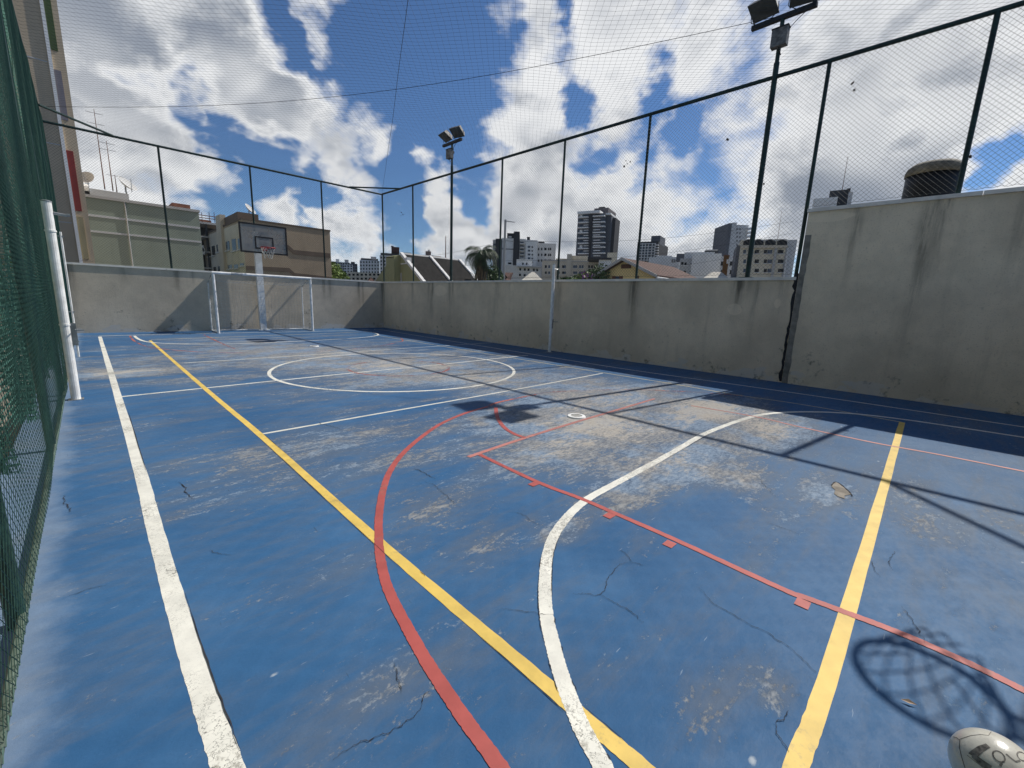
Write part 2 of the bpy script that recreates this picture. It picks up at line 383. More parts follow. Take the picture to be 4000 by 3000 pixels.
M_floor = floor_material()
M_white = line_paint('white_line_paint', (.80, .78, .70), .05, True)
M_thin = line_paint('thin_line_paint', (.70, .68, .60), .04)
M_yellow = line_paint('yellow_line_paint', (.78, .54, .12), .02)
M_thinyel = line_paint('thin_yellow_paint', (.66, .56, .30), .05)
M_red = line_paint('red_line_paint', (.44, .085, .072), .06)
M_redfade = line_paint('worn_red_paint', (.45, .13, .10), .20)
M_redpale = line_paint('bleached_red_paint', (.52, .20, .17), .07)
M_crack = simple('crack_dark', (.045, .045, .05), .95, spec=.1)  # even dark colour for floor cracks and the wall joint
M_concrete = simple('bare_concrete', (.30, .27, .23), .95, .2, 8, bump=.4, spec=.1)
M_coping = facade_mat('coping_plaster', (.80, .76, .69), .08, .35, 1.5)
M_green_pipe = simple('green_fence_paint', (.012, .038, .032), .45, .3, 5)
M_wire = simple('fence_wire', (.045, .115, .088), .6, .2, 20)
M_wire_grey = simple('galvanised_mesh', (.035, .044, .042), .6, .25, 20)
M_net = simple('overhead_cord', (.05, .055, .06), .8, .2, 20)
M_cable = simple('black_cable', (.02, .02, .022), .6, .2, 5)
M_greennet = simple('green_shade_net', (.075, .20, .15), .75, .25, 3.0, col2=(.035, .11, .082))
M_whitepaint = simple('white_gloss_paint', (.87, .87, .85), .4, .05, 9, col2=(.72, .71, .68))
M_goal = simple('white_goal_paint', (.86, .86, .85), .42, .06, 7, col2=(.66, .66, .65))
M_pillar = simple('white_pillar_paint', (.80, .80, .79), .7, .1, 5, bump=.3)
M_cord = simple('white_cord', (.55, .54, .50), .8, .15, 10)
M_black = simple('black_frame_paint', (.016, .015, .016), .5, .3, 8)
M_rim = simple('red_rim_paint', (.33, .03, .035), .45, .3, 9)
M_lamp = simple('lamp_housing', (.20, .19, .175), .6, .3, 12, metal=.2)
M_lampdark = simple('lamp_arm', (.02, .022, .024), .6, .3, 12)
M_lens = simple('lamp_glass', (.09, .09, .085), .15, .1, 8)
M_rust = simple('rusty_steel', (.16, .075, .045), .8, .35, 14)
M_galv = simple('galvanised_steel', (.36, .37, .37), .4, .2, 8, metal=.6)
def acrylic():
    m, t, b = material('cloudy_acrylic'); tc = t.new('ShaderNodeTexCoord')
    n = t.noise(tc.outputs['Object'], 3, 5, .6)
    t.link(t.mix(n, (.26, .255, .245), (.36, .355, .34)), b.inputs['Base Color']); b.inputs['Roughness'].default_value = .25
    t.link(t.smooth(n, .2, .8, .50, .66), b.inputs['Alpha']); return m
M_acrylic = acrylic()
def glass_mat(name, col):
    m, t, b = material(name); tc = t.new('ShaderNodeTexCoord'); n = t.noise(tc.outputs['Object'], .6, 3, .6)
    t.link(t.mix(n, tuple(q*.6 for q in col), tuple(q*1.4 for q in col)), b.inputs['Base Color'])
    b.inputs['Roughness'].default_value = .25; b.inputs['Specular IOR Level'].default_value = .4; return m
M_glass = glass_mat('dark_window_glass', (.018, .02, .023)); MATS['dark_window_glass'].node_tree.nodes['Principled BSDF'].inputs['Specular IOR Level'].default_value = .15; M_glassblue = glass_mat('blue_window_glass', (.06, .08, .11))

# ------------------------------------------------------------------ court geometry (metres)
LX, FY, NY = -0.33, 18.73, -2.15                         # left fence, far wall face, near wall face
def RX(Y): return 9.9245 + .0084*(18.74-Y)               # right wall face
HW, HF, HT = 2.12, 5.96, 3.375                           # low wall, fence top, tall wall
STEP_Y = 2.20
CITY = -5.0                                              # street level below the raised court

# ---- ground and floor
struct(MB().quad((-900, -600, CITY), (900, -600, CITY), (900, 1100, CITY), (-900, 1100, CITY)).build('city_ground', simple('street_ground', (.11, .105, .10), .95, .3, .05)))
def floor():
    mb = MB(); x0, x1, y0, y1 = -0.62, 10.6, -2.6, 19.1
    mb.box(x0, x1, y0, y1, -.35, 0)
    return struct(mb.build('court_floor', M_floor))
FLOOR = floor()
struct(MB().box(-.6, 10.58, -2.58, 19.08, CITY, -.352).build('court_podium', facade_mat('podium_render', (.34, .32, .29))))

# ---- painted lines
def G2(pts): return [(q.x, q.y) for q in (g(*p) for p in pts)]
def paint(name, pts, w, m, z, sub=16, jit=.0018, label=None):
    """pts in metres on the court floor"""
    mb = MB(); P = spline(pts, sub) if len(pts) > 2 else None
    if P is None:
        a, b = Vector((pts[0][0], pts[0][1], 0)), Vector((pts[1][0], pts[1][1], 0)); n = max(2, int((b-a).length/.25))
        P = [a.lerp(b, i/n) for i in range(n+1)]
    mb.ribbon(P, w, z, jit); o = mb.build(name, m, FLOOR)
    if label: o['label'] = label
    return o
paint('sideline', G2([(390,1315),(506,1699),(591,2012),(690,2370),(791,2700),(880,2965),(1000,3320)]), .078, M_white, .0008, label='worn white left sideline')
paint('sideline', G2([(1462,1287),(1500,1290),(1866,1349),(2373,1431),(2859,1500),(3296,1563),(4000,1668),(4500,1740)]), .05, M_white, .0008, label='white right sideline in the shade of the wall')
paint('goal_line', G2([(386,1312.5),(800,1302),(1150,1296),(1387,1290),(1440,1286.5)]), .06, M_white, .0011)
paint('half_line', G2([(471,1550),(1041,1491),(1500,1445),(1700,1426),(2000,1394),(2062,1388)]), .055, M_white, .0011)
paint('attack_line', G2([(1014,1697),(1500,1612),(2000,1524),(2354,1458)]), .045, M_thin, .0011)
paint('attack_line', G2([(720,1418),(1140,1391),(1624,1358),(1960,1336)]), .045, M_thin, .0011)
paint('volleyball_line', G2([(586,1330),(800,1517),(1014,1697),(1470,2107),(2000,2560),(2240,2768),(2470,2965),(2800,3250)]), .062, M_yellow, .0017, label='yellow volleyball sideline')
paint('volleyball_line', G2([(3524,1650),(3312,2390),(3116,2980),(3000,3340)]), .064, M_yellow, .0017, label='yellow volleyball end line on the right')
paint('volleyball_line', G2([(588,1327.5),(900,1316),(1217,1305),(1400,1297)]), .045, M_thinyel, .0014, label='faded far volleyball end line')
paint('volleyball_line', G2([(3524,1650),(3150,1583),(2861,1540),(2660,1505),(2350,1455),(2000,1398),(1700,1348),(1460,1308)]), .03, M_thinyel, .0014, label='thin faded right volleyball sideline')
paint('penalty_arc', G2([(4300,1755),(4000,1709),(3771,1674),(3524,1638),(3328,1616),(3151,1609),(3005,1616),(2904,1638),(2758,1693),(2627,1768),(2449,1865),(2316,1937),(2247,1988),(2196,2045),(2158,2105),(2136,2184),(2129,2278),(2130,2354),(2139,2430),(2161,2525),(2183,2608),(2211,2690),(2250,2791),(2287,2873),(2351,2987),(2450,3200)]), .066, M_white, .0023)
paint('penalty_arc', G2([(525,1312),(542,1325),(580,1336),(661,1342),(810,1344.5),(946,1342),(1081,1337),(1285,1327),(1420,1318),(1476,1309),(1461,1300),(1420,1294)]), .07, M_white, .0020)
def circle(c, r, a0=0, a1=2*PI, n=72): return [(c[0]+r*math.cos(a0+(a1-a0)*i/n), c[1]+r*math.sin(a0+(a1-a0)*i/n)) for i in range(n+1)]
paint('center_circle', circle((4.53, 7.88), 2.39), .062, M_white, .0020, sub=1)
paint('jump_circle', circle((4.53, 7.90), 1.02), .06, M_redfade, .0014, sub=1)
paint('three_point_arc', G2([(1905,1589),(1816,1615),(1722,1656),(1639,1713),(1570,1776),(1525,1839),(1500,1903),(1482,2000),(1480,2120),(1490,2203),(1515,2297),(1566,2405),(1642,2544),(1730,2684),(1825,2823),(1946,2987),(2100,3230)]), .052, M_red, .0026, label='red near three point arc')
paint('three_point_arc', G2([(1905,1589),(1943,1573),(2060,1548),(2171,1531),(2449,1522),(2766,1535),(2900,1548)]), .055, M_redfade, .0026, label='faded right part of the near three point arc')
paint('three_point_arc', G2([(508,1312),(525,1332),(580,1355),(708,1370),(878,1378),(1200,1374),(1450,1356),(1560,1336),(1573,1329),(1565,1321)]), .05, M_redfade, .0026, label='faded far three point arc')
paint('free_throw_lane', G2([(1867,1773),(2101,1884),(2266,1947),(2389,2000),(2648,2114),(3045,2297),(3149,2336),(3307,2395),(3497,2467),(3678,2544),(3827,2612),(4000,2698),(4300,2850)]), .045, M_red, .0029, label='red left lane line')
paint('free_throw_lane', G2([(2700,1585),(2950,1628),(3094,1661),(3252,1696),(3435,1734),(3676,1778),(4000,1842),(4300,1900)]), .045, M_redpale, .0029, label='bleached red right lane line')
paint('free_throw_line', G2([(1830,1786),(1867,1773),(2051,1711),(2247,1650),(2400,1605),(2557,1558)]), .05, M_redpale, .0032)
paint('free_throw_arc', G2([(1937,1592),(1943,1630),(1968,1668),(2006,1694),(2051,1711)]), .05, M_red, .0035)
paint('free_throw_lane', G2([(797,1308),(858,1338),(919,1364)]), .05, M_redfade, .0029, label='faded red far lane line')
for px, py in ((2090,1890), (2385,2012), (2620,2122), (3138,2352)):
    q = g(px, py); MB().quad((q.x-.055, q.y-.03, .0033), (q.x+.02, q.y-.03, .0033), (q.x+.02, q.y+.03, .0033), (q.x-.055, q.y+.03, .0033)).build('lane_tick', M_red, FLOOR)

# ---- cracks, chip, drains
def crack(pts, w):
    P = spline(pts, 12); n = len(P); Q = []; jx = jy = 0.0; L = sum((a-b).length for a, b in zip(P, P[1:]))/n
    for i, q in enumerate(P):
        jx = jx*.6+random.uniform(-1, 1)*L*.75; jy = jy*.6+random.uniform(-1, 1)*L*.75; Q.append((q.x+jx, q.y+jy))
    ww = [max(.0008, w*(random.uniform(.25, 1.0))*min(1, 3.5*min(i, n-1-i)/n+.15)) for i in range(n)]
    MB().ribbon(Q, ww, .0040).build('crack', M_crack, FLOOR)
CR = [[(1300,2975),(1390,2910),(1480,2880),(1560,2840),(1620,2800),(1650,2760)],[(1650,2760),(1655,2720),(1680,2700)],[(1540,2590),(1555,2650),(1567,2705)],
 [(1960,2380),(2030,2387),(2090,2396),(2160,2402)],[(2235,2322),(2290,2320),(2335,2322),(2365,2300),(2372,2265),(2400,2230),(2425,2205),(2470,2198)],[(2470,2198),(2450,2170),(2425,2150)],[(2470,2198),(2515,2210)],
 [(2340,2322),(2390,2350),(2440,2375),(2480,2405),(2515,2435)],[(2000,2000),(2050,2015),(2080,2040),(2140,2060)],[(1660,1880),(1700,1900),(1750,1945),(1790,1980)],[(1620,1830),(1660,1850),(1700,1872)],
 [(2400,1700),(2500,1735),(2600,1760),(2700,1800)],[(2730,2295),(2780,2350),(2850,2395),(2950,2450),(3050,2510),(3150,2590),(3190,2630)],[(2885,1820),(2950,1860),(3000,1905),(3035,1945)],[(2830,1805),(2870,1815),(2920,1840)],
 [(3400,2190),(3410,2220),(3440,2255)],[(3500,2155),(3480,2180),(3470,2200),(3490,2230)],[(3520,2370),(3560,2420),(3590,2470),(3615,2515)],[(3030,2825),(3035,2870),(3060,2905),(3080,2940)],[(3080,2780),(3060,2810),(3030,2825)],
 [(250,1935),(255,1965),(275,1990),(262,2005)],[(700,1880),(735,1925),(760,1950)],[(820,2150),(850,2165),(900,2170)],[(270,2330),(340,2305),(420,2285)],[(1640,2230),(1655,2245),(1660,2252)],[(650,2225),(700,2240)],
 [(1240,1650),(1300,1668),(1340,1680)],[(2990,2040),(3050,2060),(3120,2090)],[(2350,1640),(2430,1680),(2500,1690)],[(3290,1700),(3330,1690),(3350,1680)]]
for c in CR: crack(G2(c), .0036 if g(*c[0]).y < 3 else .007)
def edge_crack(pts, off, w, keep):
    # dark hairline where thick line paint has shrunk away from the court
    P = spline(pts, 10); n = len(P); run = []
    def flush():
        if len(run) > 3: MB().ribbon(run, [max(.0008, w*random.uniform(.4, 1.1)*min(1, .3+3*min(i, len(run)-1-i)/len(run))) for i in range(len(run))], .0040).build('crack', M_crack, FLOOR)
        run.clear()
    on_ = True
    for i, q in enumerate(P):
        t_ = (P[min(i+1, n-1)]-P[max(i-1, 0)]).normalized(); nn = Vector((-t_.y, t_.x, 0))
        if random.random() < .16: on_ = random.random() < keep
        if on_: run.append((q.x+nn.x*off+random.uniform(-.002, .002), q.y+nn.y*off+random.uniform(-.002, .002)))
        else: flush()
    flush()
edge_crack(G2([(482,1610),(591,2012),(690,2370),(791,2700),(880,2965)]), .041, .006, .5)
edge_crack(G2([(1014,1697),(1470,2107),(2000,2560),(2240,2768),(2470,2965)]), .033, .004, .35)
edge_crack(G2([(1014,1697),(1470,2107),(2000,2560),(2240,2768)]), -.033, .004, .35)
edge_crack(G2([(2758,1693),(2627,1768),(2449,1865),(2316,1937),(2247,1988),(2196,2045),(2158,2105),(2136,2184),(2129,2278),(2130,2354),(2139,2430),(2161,2525),(2183,2608),(2211,2690),(2250,2791),(2287,2873),(2351,2987)]), .035, .005, .5)
edge_crack(G2([(2158,2105),(2136,2184),(2129,2278),(2130,2354),(2139,2430),(2161,2525),(2183,2608),(2211,2690),(2250,2791),(2287,2873),(2351,2987)]), -.035, .004, .4)
def chip():
    pts = G2([(3250,1889),(3262,1884),(3285,1893),(3320,1925),(3325,1932),(3298,1938),(3300,1950),(3272,1940),(3258,1930),(3262,1915),(3248,1903)])
    MB().poly([(x, y, .0042) for x, y in pts]).build('chipped_patch', M_concrete, FLOOR)
    MB().ribbon(spline(G2([(3248,1898),(3262,1884),(3285,1895),(3322,1928),(3328,1940)]), 5), .010, .0048, .003).build('crack', M_crack, FLOOR)
chip()
for i, (px, py, lab) in enumerate(((2252, 1628, 'round white drain cover set in the near half of the blue court'), (1228, 1353, 'round white drain cover in front of the far goal'))):
    q = g(px, py); t = thing('drain_cover', lab, 'drain cover', (q.x, q.y, 0), 0, 'drain covers in the court')
    mb = MB(); n = 24
    for a in range(n):
        a0, a1 = 2*PI*a/n, 2*PI*(a+1)/n
        mb.quad((.075*math.cos(a0), .075*math.sin(a0), .018), (.115*math.cos(a0), .115*math.sin(a0), .016), (.115*math.cos(a1), .115*math.sin(a1), .016), (.075*math.cos(a1), .075*math.sin(a1), .018))
        mb.quad((.115*math.cos(a0), .115*math.sin(a0), .016), (.122*math.cos(a0), .122*math.sin(a0), 0), (.122*math.cos(a1), .122*math.sin(a1), 0), (.115*math.cos(a1), .115*math.sin(a1), .016))
    mb.build('ring', M_whitepaint, t)
    mb = MB()
    for k in range(-3, 4):
        hw = math.sqrt(max(0, .074**2-(k*.02)**2)); mb.box(-hw, hw, k*.02-.006, k*.02+.006, .006, .014)
    mb.build('grate', M_cord, t)
    MB().prism([(.074*math.cos(a*PI/8), .074*math.sin(a*PI/8)) for a in range(16)], 'z', .001, .004).build('cup', M_black, t)

# ------------------------------------------------------------------ boundary walls
COLW = (.76, .645, .49)
M_wfar = wall_material('far_wall_render', 'x', (.63, .545, .43), [(2.3, .10, 2.1, 1.0, .75), (2.75, .07, 2.1, 1.2, .5), (7.2, .06, 2.1, .9, .8), (7.45, .10, 2.1, .8, .55), (8.75, .07, 2.1, .7, .95), (8.95, .05, 2.1, .5, .7), (-.3, .12, 2.1, .2, .8), (9.9, .10, 2.1, .0, .85), (.9, .1, 2.1, 1.3, .35)], 1)
M_wright = wall_material('right_wall_render', 'y', COLW, [(16.2, .10, 2.1, .8, .6), (14.75, .10, 2.1, .0, 1.0), (15.0, .10, 2.1, .9, .5), (13.6, .14, 2.1, .3, .6), (13.4, .07, 2.1, .9, .5), (10.9, .1, 2.1, .8, .5), (8.25, .15, 2.1, .2, .55), (5.75, .13, 2.1, .25, .95), (3.3, .09, 2.1, .9, .9), (3.15, .25, 2.1, 1.5, .5), (2.9, .06, 2.1, .3, .5), (2.45, .12, 2.1, .9, .4), (18.65, .10, 2.1, 0, .85)], 2, [(3.3, 1.45, .18, .15), (2.5, 1.6, .07, .12), (10.2, 1.9, .12, .14), (14.2, 1.75, .5, .25)])
M_wtall = wall_material('tall_wall_render', 'y', (.78, .67, .505), [(1.45, .07, 3.2, 1.5, .62), (.47, .10, 3.35, .1, .85), (.30, .06, 3.35, 1.9, .7), (-.6, .2, 3.35, 1.2, .4)], 3, [(1.9, 3.2, .5, .1)])
def cop_line(mb, axis, a, b, face, out, z, seg):
    """coping stones laid end to end with small gaps"""
    n = max(1, round(abs(b-a)/seg))
    return [(a+(b-a)*i/n, a+(b-a)*(i+1)/n) for i in range(n)]
def wall_thing(name, label, loc, rz=0):
    return thing(name, label, 'wall', loc, rz)
# far wall
t = wall_thing('boundary_wall', 'grey stained cement wall behind the goal at the far end of the court', (0, 0, 0))
MB().box(LX-.25, RX(FY)+.20, FY, FY+.18, -.1, HW-.06).build('wall_body', M_wfar, t)
for a, b in cop_line(None, 'x', LX-.25, RX(FY)-.05, 0, 0, 0, 2.6): MB().box(a+.004, b-.004, FY-.028, FY+.21, HW-.06, HW).build('coping', M_coping, t)
# right low wall (local frame: y along the wall, face at x = 0, leaning by the small skew of the plot)
SK = math.atan(.0084)
def right_local(Y): return Y
t = wall_thing('boundary_wall', 'long low grey cement wall along the shaded right side of the court', (RX(0), 0, 0), SK)
MB().box(0, .18, STEP_Y+.012, FY+.0, -.1, HW-.06).build('wall_body', M_wright, t)
for a, b in cop_line(None, 'y', STEP_Y+.03, FY+.19, 0, 0, 0, 2.6): MB().box(-.045, .21, a+.004, b-.004, HW-.06, HW).build('coping', M_coping, t)
t = wall_thing('boundary_wall', 'taller beige cement wall section on the right below the water tank', (RX(0), 0, 0), SK)
MB().box(-.035, .20, NY-.2, STEP_Y, -.1, HT-.06).build('wall_body', M_wtall, t)
for a, b in cop_line(None, 'y', NY-.2, STEP_Y+.02, 0, 0, 0, 2.2): MB().box(-.085, .23, a+.004, b-.004, HT-.06, HT).build('coping', M_coping, t)
def joint():
    mb = MB(); n = 26; L = []
    for i in range(n+1):
        z = .02+(HW+.05)*i/n; y = STEP_Y+.030+random.uniform(-.014, .014); w = .018+random.uniform(0, .02)+(.02 if i > n-4 else 0); L.append((y-w, y+w, z))
    for (a, b, z), (c, d, z2) in zip(L, L[1:]): mb.quad((-.006, a, z), (-.006, b, z), (-.006, d, z2), (-.006, c, z2))
    mb.build('joint_crack', M_crack, t)
    mb = MB(); prev = None
    for i in range(n+1):
        z = .0+2.9*i/n; w = .11+random.uniform(-.012, .012); cur = (STEP_Y-.004, STEP_Y-w, z)
        if prev: mb.quad((-.039, prev[1], prev[2]), (-.039, prev[0], prev[2]), (-.039, cur[0], z), (-.039, cur[1], z))
        prev = cur
    mb.build('patched_edge', simple('patch_mortar', (.27, .255, .225), .95, .2, 7, bump=.4, spec=.1), t)
joint()
# near wall behind the photographer
t = wall_thing('boundary_wall', 'cement wall at the near end of the court behind the camera', (0, 0, 0))
MB().box(LX-.25, RX(NY)-.04, NY-.18, NY, -.1, HW-.06).build('wall_body', M_wfar, t)
MB().box(LX-.25, RX(NY)-.09, NY-.21, NY+.028, HW-.06, HW).build('coping', M_coping, t)

# ------------------------------------------------------------------ chain link
def chain_mesh(L, z0, z1, cell, r, M, place, seg=.45, seed=0, amp=.012):
    """diamond mesh on a strip 0..L by z0..z1; place(s,z,bulge) gives the point"""
    rnd = random.Random(seed); mb = MB(); H = z1-z0
    ph = [rnd.uniform(0, 6) for _ in range(6)]
    def bul(s, z): return amp*(math.sin(s*1.3+ph[0]+z*.8)+.6*math.sin(s*3.1+z*2.3+ph[1]))
    def wob(s, z): return .006*math.sin(s*2.1+z*3+ph[2])+.005*math.sin(s*5.3-z*2+ph[3])
    for d in (1, -1):
        k = -H
        while k < L+H:
            # line s = k + d*(z-z0)  (45 degree wires)
            s_a, s_b = (k, k+H) if d > 0 else (k, k-H)
            lo, hi = 0.0, 1.0
            if abs(s_b-s_a) > 1e-6:
                ta, tb = (0-s_a)/(s_b-s_a), (L-s_a)/(s_b-s_a)
                lo, hi = max(0, min(ta, tb)), min(1, max(ta, tb))
            if hi-lo > .01:
                n = max(2, int((hi-lo)*H*1.414/seg)); pts = []
                for i in range(n+1):
                    tt = lo+(hi-lo)*i/n; s = s_a+(s_b-s_a)*tt; z = z0+H*tt
                    pts.append(place(min(L, max(0, s+wob(s, z))), z, bul(s, z)))
                mb.path(pts, r, 3, False)
            k += cell
    return mb
def placer(P, Q, nrm):
    P, Q, nrm = Vector(P), Vector(Q), Vector(nrm); D = (Q-P); L = D.length; D.normalize()
    return L, (lambda s, z, b: Vector((P.x+D.x*s+nrm.x*b, P.y+D.y*s+nrm.y*b, z)))
def scallop(mb, pl, L, z, r=.0018, step=.16, amp=.018):
    """edge wire tied in small loops along a rail"""
    pts = []; s = 0; k = 0
    while s < L: pts.append(pl(s, z+(amp if k % 2 else 0), .0)); s += step/2; k += 1
    mb.path(pts, r, 3, False)
def post(parent, x, y, z0, z1, r=.032, name='post'):
    mb = MB(); mb.smooth = False; mb.path([(x, y, z0), (x, y, z1)], r, 10); mb.build(name, M_green_pipe, parent)
    return mb
# far fence
tf = thing('chain_link_fence', 'green chain link fence standing on the far wall behind the basketball hoop', 'fence', (0, 0, 0), 0, 'green fences round the court')
fy = FY+.09
for X in (2.19, 4.79, 7.34): post(tf, X, fy, HW, HF)
MB().path([(LX-.02, fy, HF), (RX(FY)+.09, fy, HF)], .036, 10).build('top_rail', M_green_pipe, tf)
MB().path([(1.12, fy-.05, HF+.005), (LX, 17.27, HF+.005)], .030, 8).build('corner_brace', M_green_pipe, tf)
MB().path([(8.50, fy-.05, HF+.005), (RX(17.2)+.06, 17.22, HF+.005)], .030, 8).build('corner_brace', M_green_pipe, tf)
L, pl = placer((LX, fy-.036, 0), (RX(FY)+.05, fy-.036, 0), (0, -1, 0))
mb = chain_mesh(L, HW+.05, HF, .078, .0021, None, pl, seed=1); scallop(mb, pl, L, HW+.05); scallop(mb, pl, L, HF-.05)
stuff(mb.build('chain_link_mesh', M_wire_grey, tf))
# right fence
tr = thing('chain_link_fence', 'tall green chain link fence on the right wall with the floodlight poles', 'fence', (0, 0, 0), 0, 'green fences round the court')
def rx(Y): return RX(Y)+.08
for Y in (16.23, 10.91, 8.36, 5.78): post(tr, rx(Y), Y, HW, HF)
post(tr, rx(2.27), 2.27, HW, HF, .034); post(tr, rx(.22), .22, HT, HF, .038); post(tr, rx(-1.9), -1.9, HT, HF, .034)
post(tr, rx(FY+.09)+.0, FY+.02, HW, HF, .036, 'corner_post')
MB().path([(rx(FY), FY+.0, HF), (rx(NY), NY, HF)], .038, 10).build('top_rail', M_green_pipe, tr)
MB().path([(rx(-.62)-.04, -.62, HF), (rx(NY)-1.5, NY+.02, HF)], .032, 8).build('corner_brace', M_green_pipe, tr)
for (Ya, Yb, z0, sd_) in ((FY, STEP_Y+.05, HW+.05, 2), (STEP_Y+.05, NY, HT+.05, 3)):
    L, pl = placer((rx(Ya)-.036, Ya, 0), (rx(Yb)-.036, Yb, 0), (-1, 0, 0))
    mb = chain_mesh(L, z0, HF, .078, .0023, None, pl, seed=sd_); scallop(mb, pl, L, z0, .0028); scallop(mb, pl, L, HF-.05, .0024)
    stuff(mb.build('chain_link_mesh', M_wire_grey, tr))
# near fence (behind the camera)
tn = thing('chain_link_fence', 'green chain link fence on the near end wall behind the camera', 'fence', (0, 0, 0), 0, 'green fences round the court')
for X in (-.2, 2.4, 5.0, 7.5): post(tn, X, NY-.09, HW, HF)
MB().path([(LX-.02, NY-.09, HF), (rx(NY), NY-.09, HF)], .036, 10).build('top_rail', M_green_pipe, tn)
# left fence down to the floor
tl = thing('chain_link_fence', 'green chain link fence running down to the floor along the left edge', 'fence', (0, 0, 0), 0, 'green fences round the court')
for Y in (18.66, 16.0, 13.4, 10.7, 8.1, 5.4, 2.6, .0, -2.0): post(tl, LX-.035, Y, 0, HF, .032)
MB().path([(LX-.035, FY, HF), (LX-.035, NY, HF)], .036, 10).build('top_rail', M_green_pipe, tl)
MB().path([(LX-.015, 18.6, .045), (LX-.015, NY+.1, .045)], .016, 8).build('bottom_rail', simple('faded_green_pipe', (.10, .135, .105), .6, .3, 6), tl)
L, pl = placer((LX, 8.5, 0), (LX, NY, 0), (1, 0, 0))
mb = chain_mesh(L, .05, HF, .068, .0014, None, pl, seg=.35, seed=4, amp=.008); scallop(mb, pl, L, .035, .0020, .068, .03)
stuff(mb.build('chain_link_mesh', M_wire, tl))
L, pl = placer((LX, FY, 0), (LX, 8.5, 0), (1, 0, 0))
mb = chain_mesh(L, .03, HF, .10, .0018, None, pl, seg=.6, seed=5, amp=.008); stuff(mb.build('chain_link_mesh', M_wire, tl))

# ---- green shade net hung on the outside of the left fence, gathered into bunches near the floor
def shade_net():
    t = thing('shade_net', 'dark green shade net hanging in gathered folds along the left fence', 'net', (0, 0, 0))
    rnd = random.Random(11)
    y0, y1 = -1.4, 18.55
    bunch = []; y = y0+.3
    while y < y1: bunch.append(y); y += rnd.uniform(.85, 1.35)
    ds = .036; ns = int((y1-y0)/ds); dz = .046; nz = int((HF-.32)/dz)
    ph = [rnd.uniform(0, 6.28) for _ in range(8)]
    near = [min(range(len(bunch)), key=lambda i: abs(bunch[i]-(y0+k*ds))) for k in range(ns+1)]
    bl = [rnd.uniform(.28, .55) for _ in bunch]
    P = []
    for i in range(nz+1):
        row = []
        z = HF-.02-i*dz
        gth = max(0, min(1, (2.5-z)/1.6)); gth = gth*gth*(3-2*gth)*.90
        for k in range(ns+1):
            s = y0+k*ds; b = bunch[near[k]]
            yy = s+(b-s)*gth+.03*math.sin(z*2.1+s*1.7+ph[0])
            fold = .024*math.sin(s*8.5+ph[1]+.8*math.sin(z*.9+s))+.007*math.sin(s*31+ph[2]+z*.5)+.018*math.sin(s*4.2+z*1.9+ph[3])
            sagw = .02*math.sin(z*7+s*2.2)*(1-gth)
            off = (s-b)/.6
            x = LX-.105+fold*(1+1.0*gth)+sagw - .05*gth*math.cos(off*9)
            zz = max(bl[near[k]], z+.03*math.sin(s*9+ph[4])*(1-gth)+.02*math.sin(s*2.3+z*3)) if z < .7 else z+.03*math.sin(s*9+ph[4])*(1-gth*.5)
            row.append(Vector((min(x, LX-.012), yy, zz)))
        P.append(row)
    mb = MB(); wv, wh = .22, .25
    V = mb.v; Fc = mb.f
    for i in range(nz):
        for k in range(ns):
            a, b, c, d = P[i][k], P[i][k+1], P[i+1][k+1], P[i+1][k]
            n = len(V)
            V += [tuple(a), tuple(a.lerp(b, wv)), tuple(d.lerp(c, wv)), tuple(d)]; Fc.append((n, n+1, n+2, n+3))
            e, f_ = a.lerp(b, wv), a.lerp(d, wh); h = b.lerp(c, wh); q = e.lerp(d.lerp(c, wv), wh)
            n = len(V); V += [tuple(e), tuple(b), tuple(h), tuple(q)]; Fc.append((n, n+1, n+2, n+3))
    stuff(mb.build('net_fabric', M_greennet, t))
    MB().path([(LX-.07, y0, HF-.01), (LX-.07, y1, HF-.01)], .012, 6).build('hem_rope', M_wire, t)
shade_net()

